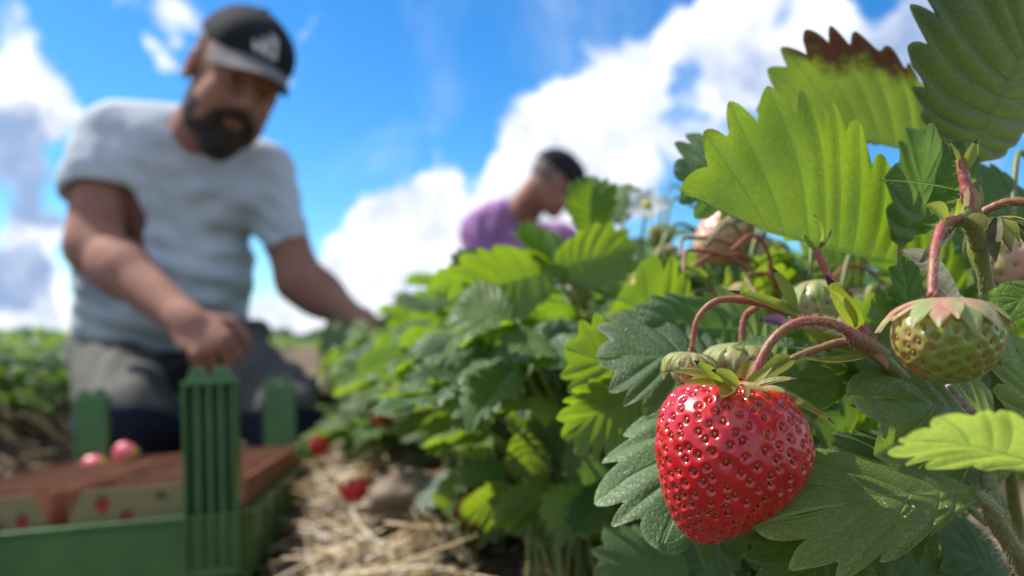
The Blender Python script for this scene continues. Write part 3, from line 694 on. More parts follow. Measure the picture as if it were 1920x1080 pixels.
bract((1612,612,.249),(1548,515,.243), .15, (-.5,.2,.8), SEPAL)
bract((1600,610,.249),(1555,545,.238), .12, (.5,.2,.8), SEPAL, tip=False)
bract((1530,470,.257),(1522,398,.255), .09, (.6,.2,.7), SEPAL, curl=.2)
bract((1528,468,.257),(1508,440,.256), .16, (-.6,.2,.7), SEPAL)
bract((1530,468,.257),(1560,430,.256), .12, (.6,.2,.7), WILT)
o = bract((1480,610,.268),(1420,602,.265), .24, (0,.5,.8), simple('petal_purple', (.2,.09,.2), .6, (.12,.16,.06), 200, transl=(.3,.15,.3)), name='bract')
bract((1640,665,.245),(1665,690,.24), .3, (0,.7,.6), STEM_P, tip=False)
# small side leaf blades near the node
bract((1520,655,.262),(1370,650,.268), .13, (0,.9,.6), LEAF_D, tip=False, name='leaf')
# right node
stalk([(1832,440,.226),(1850,540,.232),(1862,640,.24),(1878,760,.26),(1900,930,.30),(1930,1150,.33)], [.0021,.0021,.0022,.0025], STEM_G, nh=500)
stalk([(1836,460,.226),(1822,418,.222),(1800,400,.219)], [.0024,.0026], STEM_G, nh=60)
stalk([(1800,408,.219),(1772,418,.214),(1756,455,.208),(1750,500,.202),(1748,556,.197)], [.0013,.0013,.0012,.0012], STEM_P, nh=350)
stalk([(1825,408,.219),(1862,388,.216),(1900,378,.214),(1970,384,.21)], [.0011,.0012], STEM_P, nh=200)
stalk([(1818,408,.22),(1814,360,.222),(1806,325,.223),(1800,300,.224)], [.0021,.0016,.0012], STEM_P, nh=120)
bract((1812,400,.219),(1820,345,.222), .32, (.1,0,1), SEPAL_P, tip=False)
bract((1832,395,.219),(1832,335,.222), .16, (.6,0,.8), SEPAL)
bract((1798,315,.223),(1775,262,.225), .17, (.5,0,.8), SEPAL)
bract((1808,318,.223),(1832,262,.223), .2, (-.3,0,.9), SEPAL)
bract((1800,358,.222),(1640,338,.226), .05, (0,.9,.3), LEAF, curl=.03)
bract((1775,412,.214),(1735,385,.212), .42, (-.2,.5,.8), SEPAL, tip=False)
bract((1790,405,.216),(1795,372,.214), .32, (.3,.2,.8), SEPAL, tip=False)
bract((1815,405,.216),(1852,432,.213), .5, (.1,.6,.7), SEPAL, tip=False)
bract((1795,420,.22),(1720,500,.225), .12, (-.3,.3,.8), WILT, tip=False)
bract((1790,560,.205),(1690,470,.25), .07, (-.3,.3,.8), WILT, tip=False)
# bottom right hairy stalk and others
stalk([(1828,925,.243),(1852,945,.246),(1872,985,.252),(1905,1040,.262),(1950,1130,.28)], [.0018,.0026,.0028,.003], STEM_G, nh=900, ln=.0022, name='runner_stalk')
stalk([(1852,880,.25),(1855,920,.25),(1866,970,.252)], [.0022,.0028], STEM_G, nh=200, name='runner_stalk')
stalk([(1560,1015,.28),(1600,1050,.285),(1640,1110,.29)], [.0013,.0014], STEM_R, nh=60)
stalk([(1430,470,.42),(1436,425,.42),(1455,405,.42),(1480,420,.42),(1530,470,.42),(1600,560,.42)], [.0012,.0013], STEM_P, nh=0)
stalk([(1722,972,.262),(1735,945,.264),(1790,935,.27),(1850,980,.28)], [.0012,.0014], STEM_G, nh=0)
stalk([(1320,478,.44),(1345,450,.43),(1380,430,.43),(1450,460,.45)], [.0011,.0012], STEM_P, nh=0)
stalk([(1280,552,.45),(1340,545,.45),(1400,530,.45),(1460,560,.46)], [.0016,.0016], STEM_R, nh=0)
stalk([(1420,555,.36),(1400,520,.37),(1440,515,.37),(1480,560,.37)], [.0011,.0012], STEM_R, nh=0)

# ------------------------------------------------------------------ berries
def berry_mat(name, c1, c2, pit, sss=.25, rough=.22, coat=.5, blotch=None, scale=40):
    m, t, b = mat(name); co = ocoord(t)
    c = mixc(t, mrange(t, noise(t, co, scale, 5, .6), .3, .7), c1, c2)
    if blotch: c = mixc(t, mrange(t, noise(t, co, 55, 3, .5), .48, .66), c, blotch)
    at = t.nodes.new('ShaderNodeAttribute'); at.attribute_name = 'pit'
    c = mixc(t, math_(t, 'MULTIPLY', at.outputs['Fac'], .75), c, pit)
    t.links.new(c, b.inputs['Base Color']); b.inputs['Roughness'].default_value = rough
    b.inputs['Coat Weight'].default_value = coat; b.inputs['Coat Roughness'].default_value = .2
    b.inputs['Subsurface Weight'].default_value = sss; b.inputs['Subsurface Radius'].default_value = (1, .15, .08); b.inputs['Subsurface Scale'].default_value = .004
    bump(t, b, noise(t, co, 1800, 4, .6), .00006, .7)
    return m
RED = berry_mat('strawberry_red', (.45, .003, .007), (.57, .009, .009), (.68, .035, .02), .16)
RED2 = berry_mat('strawberry_red_plain', (.5, .008, .015), (.62, .02, .03), (.6, .05, .03), .1)
PINK = berry_mat('strawberry_turning', (.70, .27, .25), (.52, .44, .2), (.36, .26, .08), .25, .35, .2)
GREEN = berry_mat('strawberry_unripe', (.17, .24, .03), (.28, .32, .05), (.30, .2, .03), .3, .3, .3, (.32, .18, .06), 60)
WHITEG = berry_mat('strawberry_pale_green', (.42, .45, .2), (.5, .44, .26), (.4, .35, .1), .3, .35, .2)
SEEDM = simple('seed_dark', (.16, .012, .01), .25, (.34, .13, .03), 300)
SEEDY = simple('seed_yellow', (.42, .28, .06), .4, (.3, .1, .05), 300)
SEEDG = simple('seed_green', (.28, .2, .04), .4, (.4, .1, .05), 300)

def seed_mesh(mm):
    g = G(); Vs = []; n1, n2 = 8, 12
    for i in range(n1+1):
        for j in range(n2):
            th = math.pi*i/n1; ph = 2*math.pi*j/n2
            r = math.sin(th)*(1-.28*math.cos(th)); Vs.append((.00062*r*math.cos(ph), .00098*math.cos(th), .00048*r*math.sin(ph)))
    g.add(Vs, [(i*n2+j, i*n2+(j+1) % n2, (i+1)*n2+(j+1) % n2, (i+1)*n2+j) for i in range(n1) for j in range(n2)])
    return g.mesh('seed', [mm])
SEED_MESH = seed_mesh(SEEDM); SEED_MESH_Y = seed_mesh(SEEDY); SEED_MESH_G = seed_mesh(SEEDG)

def berry_surface(center, radius, nT, nP, seeds_n, pit_depth, pit_r, rim, power=.5):
    """center(t)->3d, radius(t)->(ra, rb), axis basis handled by caller. returns surface fn"""
    ts = np.linspace(0, 1, 400); C = np.array([center(t) for t in ts]); R = np.array([radius(t) for t in ts])
    ds = np.sqrt(np.sum(np.diff(C, axis=0)**2, 1)+np.diff(R.mean(1))**2); area = np.cumsum(np.concatenate([[0], ds*(R.mean(1)[1:]+R.mean(1)[:-1])/2+1e-9])); area /= area[-1]
    k = (np.arange(seeds_n)+.5)/seeds_n*.95+.02
    st = np.interp(k, area, ts); sp = (np.arange(seeds_n)*2.399963) % (2*math.pi)
    return st, sp
def build_berry(name, label, fn, nT, nP, seeds_n, m, seed_me, seedparts, pit_depth, pit_r, rim, group=None, origin=None, wob=.0, seedscale=1.0):
    """fn(t, phi) arrays -> positions (t: 0 top .. 1 tip)"""
    # seeds spread by area
    ts = np.linspace(0.001, .999, 300); a = fn(ts, np.zeros_like(ts)); b = fn(ts, np.full_like(ts, math.pi)); c_ = (a+b)/2; R = np.linalg.norm(a-b, axis=1)/2
    ds = np.sqrt(((a[1:]-a[:-1])**2).sum(1)); ar = np.cumsum(np.concatenate([[0], ds*(R[1:]+R[:-1])/2])); ar /= ar[-1]
    st = np.interp((np.arange(seeds_n)+.5)/seeds_n*.97+.02, ar, ts); spp = (np.arange(seeds_n)*2.399963) % (2*math.pi)
    rs = np.random.default_rng(seeds_n); st = np.clip(st+rs.normal(0, .005, seeds_n), .005, .995); spp = spp+rs.normal(0, .045, seeds_n)
    SPos = fn(st, spp)
    arc = np.concatenate([[0], np.cumsum(ds)]); arc /= arc[-1]
    T = np.interp(np.linspace(0, 1, nT+1), arc, ts); PH = np.linspace(0, 2*math.pi, nP, endpoint=False)
    TT, PP = np.meshgrid(T, PH, indexing='ij'); Pos = fn(TT.ravel(), PP.ravel()).reshape(nT+1, nP, 3)
    dT = np.gradient(Pos, axis=0); dP = np.roll(Pos, -1, 1)-np.roll(Pos, 1, 1); Nn = np.cross(dP, dT); Nn /= np.linalg.norm(Nn, axis=2)[..., None]+1e-12
    cen = Pos.reshape(-1, 3).mean(0)
    if ((Pos-cen)*Nn).sum() < 0: Nn = -Nn
    Nn[0] = Nn[1].mean(0); Nn[-1] = Nn[-2].mean(0)
    Pf = Pos.reshape(-1, 3); dmin = np.full(len(Pf), 1e9); dm2 = np.full(len(Pf), 1e9)
    for s in SPos:
        d = ((Pf-s)**2).sum(1); dm2 = np.minimum(dm2, np.maximum(d, dmin)); dmin = np.minimum(dmin, d)
    dmin = np.sqrt(dmin); dm2 = np.sqrt(dm2)
    pit = np.exp(-(dmin/pit_r)**3)
    disp = -pit_depth*pit + rim*np.clip(dmin/(pit_r*1.9), 0, 1)**2
    disp += wob*(np.sin(Pf[:, 0]*600+1)*np.sin(Pf[:, 2]*500)+.6*np.sin(Pf[:, 2]*900+Pf[:, 0]*300))
    Pd = Pf+Nn.reshape(-1, 3)*disp[:, None]
    Fs = []
    for i in range(nT):
        r = i*nP
        for j in range(nP): j2 = (j+1) % nP; Fs.append((r+j, r+nP+j, r+nP+j2, r+j2))
    root = empty('strawberry', tuple(origin if origin is not None else cen), label, 'strawberry', group)
    ro = np.array(root.location)
    g = G(); g.add(Pd-ro, Fs); o = g.obj('fruit', [m], root)
    at = o.data.attributes.new('pit', 'FLOAT', 'POINT'); at.data.foreach_set('value', pit.astype(np.float32))
    # seeds
    eps = 1e-3
    d1 = fn(np.clip(st+eps, 0, 1), spp)-fn(np.clip(st-eps, 0, 1), spp); d2 = fn(st, spp+eps)-fn(st, spp-eps)
    nn = np.cross(d2, d1); nn /= np.linalg.norm(nn, axis=1)[:, None]; sg = np.sign(((SPos-cen)*nn).sum(1)); nn *= sg[:, None]
    rest = []
    if seedparts:
        order = np.argsort(SPos[:, 1]); rest = list(order[298:])
        for k in order[:298]:
            y = d1[k]/np.linalg.norm(d1[k]); z = nn[k]; x = np.cross(y, z); p = SPos[k]-z*pit_depth*.62-ro
            s_ = seedscale*rs.uniform(.85, 1.12)
            M = Matrix(((x[0], y[0], z[0], p[0]), (x[1], y[1], z[1], p[1]), (x[2], y[2], z[2], p[2]), (0, 0, 0, 1))) @ Matrix.Scale(s_, 4)
            inst(seed_me, 'seed', root, M)
    if seed_me is not None and (not seedparts or len(rest)):
        g = G(); base = np.array([v.co for v in seed_me.vertices])*seedscale
        fs = [tuple(p.vertices) for p in seed_me.polygons]
        for k in (rest if seedparts else range(seeds_n)):
            y = d1[k]/np.linalg.norm(d1[k]); z = nn[k]; x = np.cross(y, z)
            g.add(base@np.array([x, y, z])+SPos[k]-z*pit_depth*.6-ro, fs)
        q = g.obj('seeds', [seed_me.materials[0]], root); q['kind'] = 'stuff'
    return root, ro
# silhouette of the ripe berry, one pair of margins per height (photo pixels)
rows = np.array([(716,1345,1398),(719,1318,1428),(726,1293,1450),(738,1270,1470),(760,1250,1490),(790,1238,1507),(820,1234,1516),(850,1234,1517),(880,1236,1507),(905,1240,1492),(930,1246,1470),(950,1253,1446),(970,1263,1415),(985,1272,1388),(998,1285,1362),(1006,1298,1345),(1011,1316,1326)], float)
DH = .236
ROWT = np.linspace(0, 1, len(rows)); from_px = DH/F
sk = np.concatenate([[0], np.cumsum(np.hypot(np.diff(rows[:, 0])*1.0, np.diff(rows[:, 2]-rows[:, 1])/2))]); sk /= sk[-1]
def smooth_interp(t, xs, ys):
    i = np.clip(np.searchsorted(xs, t)-1, 0, len(xs)-2); m_ = np.gradient(ys, xs); h = xs[i+1]-xs[i]; u = (t-xs[i])/h
    return (2*u**3-3*u**2+1)*ys[i]+(u**3-2*u**2+u)*h*m_[i]+(-2*u**3+3*u**2)*ys[i+1]+(u**3-u**2)*h*m_[i+1]
O0 = P(1375, 860, DH)
def hero_fn(t, ph):
    v = smooth_interp(t, sk, rows[:, 0]); l = smooth_interp(t, sk, rows[:, 1]); r = smooth_interp(t, sk, rows[:, 2])
    cx = (l+r)/2; rad = (r-l)/2
    x = cx+rad*np.cos(ph); yy = .92*rad*np.sin(ph)
    q = np.stack([np.ones_like(x)*0, x*0, x*0], -1)
    return CAM+((x-960)*from_px)[..., None]*RT-((v-540)*from_px)[..., None]*UP+(DH+yy*from_px-(v-860)*from_px*.10)[..., None]*FW
hb, hbo = build_berry('strawberry', 'large glossy ripe red strawberry hanging in sharp focus in the foreground', hero_fn, 340, 500, 390, RED, SEED_MESH, True, .00050, .00088, .00044, wob=.00014, origin=P(1404, 722, DH), seedscale=.95)
def hb_part(o, org): o.parent = hb; o.location = Vector(np.asarray(org)-hbo); return o
W = catmull([P(*p) for p in [(1612,640,.2455),(1575,612,.2435),(1535,602,.2415),(1490,607,.239),(1450,636,.2375),(1424,680,.2365),(1405,730,.236)]], 12)
g = G(); rr = np.interp(np.linspace(0, 1, len(W)), [0, .3, 1], [.0018, .0014, .0013]); tube(g, W, rr, 16); hb_part(g.obj('stem', STEM_P, None, True, origin=W[0]), W[0])
add_hairs(W, .0016, 1400, .0009)
for (b_s, t_s, w, nr, dry) in [((1378,728,.229),(1241,697,.221),.09,(0,.9,.4),1), ((1352,724,.226),(1300,676,.223),.2,(.3,.5,.8),1), ((1385,724,.225),(1333,694,.222),.26,(.2,.6,.8),1),
    ((1388,724,.243),(1413,670,.246),.26,(-.3,.3,.8),1), ((1400,726,.226),(1448,688,.222),.2,(0,.6,.8),0), ((1405,730,.225),(1497,710,.219),.13,(0,.9,.5),1), ((1448,742,.238),(1568,798,.232),.14,(.3,.8,.5),1),
    ((1440,738,.245),(1530,766,.25),.16,(.2,.9,.3),1), ((1370,726,.24),(1285,712,.246),.15,(0,.9,.4),1), ((1398,728,.222),(1400,748,.2195),.3,(0,.4,.9),0), ((1380,722,.226),(1440,735,.219),.16,(0,.8,.6),0), ((1365,724,.228),(1268,722,.224),.11,(0,.8,.6),1), ((1372,724,.226),(1345,748,.2185),.22,(0,.6,.8),1), ((1425,730,.228),(1478,738,.222),.2,(.1,.8,.6),1), ((1405,724,.238),(1470,690,.242),.16,(0,.5,.8),1), ((1350,722,.236),(1262,690,.243),.13,(0,.7,.7),1)]:
    g = G(); sepal_geo(g, P(*b_s), P(*t_s), CV(*nr), w, .06, 14, 0, 1 if dry else None); hb_part(g.obj('sepal', [SEPAL, SEPAL_DRY], None, True, origin=P(*b_s)), P(*b_s))
# fine hairs of the ripe berry
g = G()
for k in range(1500):
    t = RNG.uniform(.3, 1.0); ph = RNG.uniform(0, 6.283); p = hero_fn(np.array([t]), np.array([ph]))[0]; c = hero_fn(np.array([t]), np.array([ph+math.pi]))[0]
    d = p-(p+c)/2; d = d/np.linalg.norm(d)+.5*RNG.normal(size=3)-UP*(.8 if t > .8 else .1); d /= np.linalg.norm(d); s = np.cross(d, FW); s = s/np.linalg.norm(s)*.00003
    e = p+d*RNG.uniform(.0005, .0011); g.add([p-s-hbo, p+s-hbo, e+s*.3-hbo, e-s*.3-hbo], [(0, 1, 2, 3)])
o = g.obj('fine_hairs', HAIR, hb); o['kind'] = 'stuff'

def generic_berry(center, axis, w, h, m, seed_me, label, group=None, nseeds=110, parts=False, res=(60, 90), calyx='down', sep_m=SEPAL, stem=None, nsep=10, stem_m=STEM_G, seedscale=.6, shape=.0, stem_r=.0011):
    axis = np.asarray(axis, float)/np.linalg.norm(axis); ref = np.array([0, 1, .2]); X1 = np.cross(axis, ref); X1 /= np.linalg.norm(X1); Y1 = np.cross(axis, X1)
    c = np.asarray(center, float)
    def fn(t, ph):
        z = -h/2*np.cos(np.pi*t)*(1+0*t); r = w/2*np.sin(np.pi*t)**.8*(1+(.28+shape)*np.cos(np.pi*t))
        r = r*(1+.04*np.sin(3*ph+1))
        return c+z[..., None]*axis+(r*np.cos(ph))[..., None]*X1+(r*np.sin(ph))[..., None]*Y1
    root, ro = build_berry('strawberry', label, fn, res[0], res[1], nseeds, m, seed_me, parts, .0004, .0010, .0003, group, origin=c-axis*h/2, seedscale=seedscale)
    top = -axis*0
    for k in range(nsep):
        a = 2*math.pi*k/nsep+RNG.uniform(-.15, .15); d = X1*math.cos(a)+Y1*math.sin(a); L_ = w*RNG.uniform(.45, .62)*(1 if k % 2 else .8)
        g = G(); tm = (.40 if calyx == 'down' else .70 if calyx == 'hang' else .2)*RNG.uniform(.85, 1.1); n_ = 9; Vs = []; rad_ = X1*math.cos(a)+Y1*math.sin(a); tg = np.cross(axis, rad_)
        lw = RNG.uniform(.8, 1.25); tu = RNG.uniform(-.3, 1.6); tm *= RNG.uniform(.8, 1.15)
        for i_ in range(n_+1):
            q = i_/n_; t_s = .02+tm*q; p_ = fn(np.array([t_s]), np.array([a]))[0]-ro; off_ = .0009+(.0022 if calyx == 'down' else .0034)*q*q*(.6+.5*tu)+.0006*(k % 2)
            p_ = p_+rad_*off_-axis*(.0008*(1-q)+(w*.35*q*q if calyx == 'up' else 0))+rad_*(w*.2*q if calyx == 'up' else 0)
            ww = lw*w*(1.0 if nsep < 14 else .78)*(.17 if calyx != 'hang' else .115)*math.sin(math.pi*min(1, q*.80+.2))**.8*(1-.15*q)
            if i_ == n_: ww = w*.012
            for j_ in (-1, -.5, 0, .5, 1): Vs.append(p_+tg*ww*j_-rad_*ww*(.35*j_*j_)+rad_*.0004*math.sin(j_*9+q*7))
        g.add(Vs, [(i_*5+j_, i_*5+j_+1, i_*5+j_+6, i_*5+j_+5) for i_ in range(n_) for j_ in range(4)]); g.obj('sepal', [SEPAL_G if (sep_m is SEPAL_P and k % 3 == 1) else sep_m], root)
    g = G()
    pts = [ro]+([P(*q) for q in stem] if stem else [ro-axis*.006, ro-axis*.02+np.array([.01, .01, .012]), ro-axis*.03+np.array([.03, .03, .0])])
    tube(g, catmull(pts, 6)-ro, stem_r, 8); g.obj('stem', stem_m, root)
    return root
down = np.array([0, 0, -1.0])
# green berry at the right, near the lens
generic_berry(P(1773,640,.196), CV(.02,-1,.05), .0245, .0200, GREEN, SEED_MESH_G, 'unripe green strawberry with pale pink sepals at the right, nearest the camera', nseeds=150, parts=True, res=(110, 160), sep_m=SEPAL_P, stem=[(1748,552,.197)], stem_m=STEM_P, seedscale=.7, shape=-.15, nsep=17, stem_r=.0012)
generic_berry(P(1292,695,.263), CV(-.1,-1,.1), .0135, .0105, WHITEG, SEED_MESH_G, 'small unripe strawberry bud with drooping sepals touching the ripe berry at its upper left', nsep=13, calyx='hang', sep_m=SEPAL_G, stem=[(1297,655,.262)], nseeds=50, stem_m=STEM_P)
generic_berry(P(1385,685,.277), CV(0,-1,.1), .0205, .0140, WHITEG, SEED_MESH_G, 'unripe pinkish strawberry hidden right behind the ripe berry stem', calyx='hang', sep_m=SEPAL_G, stem=[(1392,645,.275)], nseeds=60, stem_m=STEM_P)
generic_berry(P(1530,575,.31), CV(.1,-1,.1), .0185, .0190, WHITEG, SEED_MESH_G, 'pale pink unripe strawberry above the arching red stem', calyx='hang', sep_m=SEPAL_G, nseeds=60)
generic_berry(P(1352,448,.43), CV(-.75,-.6,.3), .029, .033, PINK, SEED_MESH_Y, 'large pale pink unripe strawberry below the backlit leaf', sep_m=SEPAL, stem=[(1400,430,.43),(1450,460,.45)], nseeds=190, seedscale=1.0)
generic_berry(P(1438,488,.42), CV(0,-1,.1), .0185, .0200, WHITEG, SEED_MESH_G, 'round pale green strawberry on a pink hooked stalk', calyx='hang', stem=[(1430,470,.42)], nseeds=60)
generic_berry(P(1905,500,.30), CV(0,-1,.1), .028, .028, PINK, SEED_MESH_Y, 'turning strawberry in shade behind the thick stalk at the right edge', nseeds=80)
generic_berry(P(1085,545,.53), CV(0,-1,.1), .0165, .021, WHITEG, SEED_MESH_G, 'whitish green strawberry under the broad bright leaf', nseeds=50, calyx='up')
generic_berry(P(1098,612,.55), CV(0,-1,.1), .016, .018, WHITEG, SEED_MESH_G, 'lower of two pale green strawberries below the broad bright leaf', nseeds=50)
generic_berry(P(1210,545,.45), CV(-.3,-.8,.2), .017, .02, PINK, SEED_MESH_Y, 'orange pink strawberry half hidden by a yellow green leaf', nseeds=50)
generic_berry(P(1152,465,.52), CV(-.3,-.8,.2), .016, .018, PINK, SEED_MESH_Y, 'pink turning strawberry just below the white flower', nseeds=50)
generic_berry(P(1000,800,.62), CV(0,-1,.1), .02, .032, PINK, SEED_MESH_Y, 'orange turning strawberry deep in the shade of the leaves', nseeds=50)
generic_berry(P(740,636,1.25), CV(0,-1,.2), .022, .024, RED2, SEED_MESH_Y, 'small red strawberry near the reaching hand', nseeds=50)
generic_berry(P(712,782,.92), CV(-.2,-1,.2), .020, .022, RED2, SEED_MESH_Y, 'pinkish red strawberry low in the foliage above the straw', nseeds=50)
generic_berry(P(663,915,.80), CV(.1,-1,.2), .029, .031, RED2, SEED_MESH_Y, 'ripe red strawberry hanging over the straw beside the crate', nseeds=90, calyx='down', sep_m=SEPAL_P, stem=[(690,850,.84),(740,830,.95)])
generic_berry(P(1240,445,.6), CV(0,-1,.1), .018, .018, GREEN, SEED_MESH_G, 'small green strawberry to the right below the white flower', nseeds=40)
generic_berry(P(1700,590,.42), CV(0,-1,.1), .02, .02, WHITEG, SEED_MESH_G, 'blurred pale strawberry between the two stalks on the right', nseeds=40)
for (u, v, d, sz, m_, sm_, lb) in [(1478,392,.50,.012,WHITEG,SEPAL_G,'tiny pale bud below the left end of the large backlit leaf'), (1612,470,.46,.015,WHITEG,SEPAL_G,'small pale green strawberry in the gap under the large backlit leaf'),
    (1400,560,.40,.014,PINK,SEPAL_P,'small pink strawberry just above the thin arching pink stalk'), (1250,480,.50,.012,GREEN,SEPAL_G,'tiny green strawberry between the white flower and the large pink one'),
    (1572,628,.36,.014,WHITEG,SEPAL_P,'small pinkish bud tucked under the arch of the thick red stem'), (1655,560,.40,.013,GREEN,SEPAL_G,'tiny green strawberry left of the green berry beside small folded leaves'), (1330,395,.52,.011,GREEN,SEPAL_G,'tiny round green bud above the large pale pink strawberry')]:
    generic_berry(P(u, v, d), CV(RNG.uniform(-.4, .4), -1, .1), sz, sz*1.05, m_, SEED_MESH_G, lb, calyx='hang', sep_m=sm_, nseeds=36, res=(40, 56))
for k in range(16):
    u = RNG.uniform(1230, 1680); v = RNG.uniform(430, 600); d = RNG.uniform(.34, .5)
    stalk([(u, v, d), (u+RNG.uniform(10, 50), v-RNG.uniform(10, 50), d+.01), (u+RNG.uniform(60, 130), v+RNG.uniform(0, 40), d+.02), (u+RNG.uniform(90, 200), v+200, d+.05)], [.0008, .0011], (STEM_G, STEM_R, STEM_P)[k % 3], nh=0, sides=7)
for k in range(14):
    u = RNG.uniform(1260, 1700); v = RNG.uniform(420, 620); d = RNG.uniform(.32, .46); a = RNG.uniform(0, 6.28)
    bract((u, v, d), (u+50*math.cos(a), v-40*abs(math.sin(a)), d), .2, (0, .4, .8), (SEPAL, WILT, SEPAL_P)[k % 3])
# drooping empty calyx at the bottom
cx = empty('faded_flower', tuple(P(1722,972,.262)), 'green drooping calyx of a faded flower below the shiny leaf', 'flower')
o_ = np.array(cx.location)
for k in range(9):
    a = 2*math.pi*k/9; g = G(); d = CV(math.cos(a), 0, math.sin(a)); sepal_geo(g, d*.0015, d*.007*RNG.uniform(.8, 1.1)-UP*.0135, d, .2, .14, 8, 0, None, .2); g.obj('sepal', [LEAF], cx)
wf = empty('withered_flower', tuple(P(1868,408,.228)), 'grey withered flower with curled sepals behind the pink stalk node', 'flower')
for k in range(12):
    a = 2*math.pi*k/12; g = G(); d = CV(math.cos(a), 0, math.sin(a)*.6); sepal_geo(g, d*.001, d*.0085*RNG.uniform(.7, 1.3)-UP*.0125*RNG.uniform(.6, 1.2)+RT*.002, d, .2, .14, 8, 0, None, .4); g.obj('sepal', [WILT if k % 3 else SEPAL], wf)
# white flower
fl = empty('strawberry_flower', tuple(P(1212,385,.53)), 'white open strawberry flower standing above the leaves against the sky', 'flower')
nf = CV(-.1, .5, .85)
e1 = np.cross(nf, FW); e1 /= np.linalg.norm(e1); e2 = np.cross(nf, e1)
for k in range(5):
    a = 2*math.pi*k/5+.3; d = e1*math.cos(a)+e2*math.sin(a); g = G(); sepal_geo(g, d*.0015, d*.0145+nf*.0015, nf, .52, .06, 8, 0, None, .15); g.obj('petal', [PETAL], fl)
g = G(); tube(g, np.array([-nf*.001, nf*.0012, nf*.0028]), [.0034, .0032, .001], 12); g.obj('flower_centre', YELLOW, fl)
g = G(); tube(g, catmull([np.zeros(3), P(1206,430,.54)-np.array(fl.location), P(1190,540,.56)-np.array(fl.location)], 6), .0009, 6); g.obj('stem', STEM_G, fl)
# flat piece of straw lying on the leaf at the right
g = G(); W = catmull([P(1778,722,.222), P(1815,765,.224), P(1852,812,.228)], 5); tube(g, W, [.0011, .0014, .0012], 6, 0, .35)
o = g.obj('dry_straw', simple('weathered_straw', (.42, .37, .3), .7, (.2, .16, .12), 400, .0003, 900), None, True, origin=W[0]); tag(o, 'single grey dry straw lying across the dark leaf under the green berry', 'straw')
o = hairs.obj('stalk_hairs', HAIR, None, False, origin=hp); o.parent = hero; o.location = (0, 0, 0); o['kind'] = 'stuff'

# loose red berries seen small along the row
PROTO = generic_berry(np.array([0, 0, -.016]), down, .024, .028, RED2, SEED_MESH_Y, 'first small ripe strawberry along the main row counted away from the camera', 'small ripe berries in the main row', nseeds=50, res=(30, 40), calyx='up')
first = True
def place_copy(src, loc, rz, label=None):
    r = src.copy(); link(r); r.location = loc; r.rotation_euler = (0, 0, rz)
    if label: r['label'] = label
    for c in src.children:
        k = c.copy(); link(k); k.parent = r
    return r
for k in range(5):
    y = 1.1+2.1*k/4+RNG.uniform(-.05, .05); x = (S0-RNG.uniform(.20, .27))/CP-K*y; z = float(gz(x, y))+RNG.uniform(.06, .16)
    if first: PROTO.location = (x, y, z); first = False
    else: place_copy(PROTO, (x, y, z), RNG.uniform(0, 6), f'{ORD[k]} small ripe strawberry along the main row counted away from the camera')
PG = generic_berry(np.array([0, 0, -.012]), down, .019, .021, WHITEG, SEED_MESH_G, 'first small whitish unripe strawberry along the main row counted away from the camera', 'small unripe berries in the main row', nseeds=40, res=(26, 36), calyx='up')
first = True
for k in range(14):
    y = .62+1.8*k/13+RNG.uniform(-.04, .04); x = (S0-RNG.uniform(.02, .24))/CP-K*y; z = float(gz(x, y))+RNG.uniform(.10, .24)
    if first: PG.location = (x, y, z); first = False
    else: place_copy(PG, (x, y, z), RNG.uniform(0, 6), f'{ORD[k]} small whitish unripe strawberry along the main row counted away from the camera')

# ------------------------------------------------------------------ crate
CR, t_, b_ = mat('crate_green_plastic'); co = ocoord(t_)
c_ = mixc(t_, mrange(t_, noise(t_, co, 14, 6, .7), .35, .7), (.048, .13, .03), (.07, .175, .045))
c_ = mixc(t_, mrange(t_, noise(t_, co, 60, 6, .75), .6, .78), c_, (.12, .13, .07))
t_.links.new(c_, b_.inputs['Base Color']); b_.inputs['Roughness'].default_value = .3; bump(t_, b_, noise(t_, co, 300, 4, .6), .0003)
b_.inputs['Subsurface Weight'].default_value = .0
crate = empty('picking_crate', (-.2506, .8019, .0181), 'green plastic picking crate with tall slotted corner posts, holding cardboard punnets', 'crate')
rx, ry, rz = -.0638, -.0573, .1645
crate.rotation_mode = 'XYZ'; crate.rotation_euler = (rx, ry, rz)
CL, CD, RH, PH_ = .38, .57, .063, .1945; pa, pb = .0161, .0683
def bevel(o, w=.0015, seg=2):
    m = o.modifiers.new('bevel', 'BEVEL'); m.width = w; m.segments = seg; m.limit_method = 'ANGLE'; return o
ch = .016
# tray walls with rim
g = G()
outer = [(-ch, 0), (0, ch), (0, CD-ch), (-ch, CD), (-CL+ch, CD), (-CL, CD-ch), (-CL, ch), (-CL+ch, 0)]
def ringwall(g, poly, off0, off1, z0, z1):
    c = np.mean(poly, 0)
    def ins(o): return [(x+np.sign(c[0]-x)*o, y+np.sign(c[1]-y)*o) for x, y in poly]
    A = ins(off0); B = ins(off1); n = len(poly)
    V_ = [(x, y, z0) for x, y in A]+[(x, y, z1) for x, y in A]+[(x, y, z0) for x, y in B]+[(x, y, z1) for x, y in B]
    Fs = []
    for i in range(n):
        j = (i+1) % n
        Fs += [(i, j, n+j, n+i), (2*n+j, 2*n+i, 3*n+i, 3*n+j), (n+i, n+j, 3*n+j, 3*n+i), (j, i, 2*n+i, 2*n+j)]
    g.add(V_, Fs)
ringwall(g, outer, .005, .0085, .003, RH-.004)
o = g.obj('tray_wall', CR, crate, False)
g = G(); ringwall(g, outer, 0.0, .0115, RH-.004, RH); bevel(g.obj('rim', CR, crate, False), .001)
g = G(); box(g, -CL+.008, -.008, .008, CD-.008, 0, .003); g.obj('tray_floor', CR, crate, False)
for k in range(1, 6): g = G(); yb = k*CD/6; box(g, -.0048, -.001, yb-.001, yb+.001, .004, RH-.005); g.obj('side_rib', CR, crate, False)
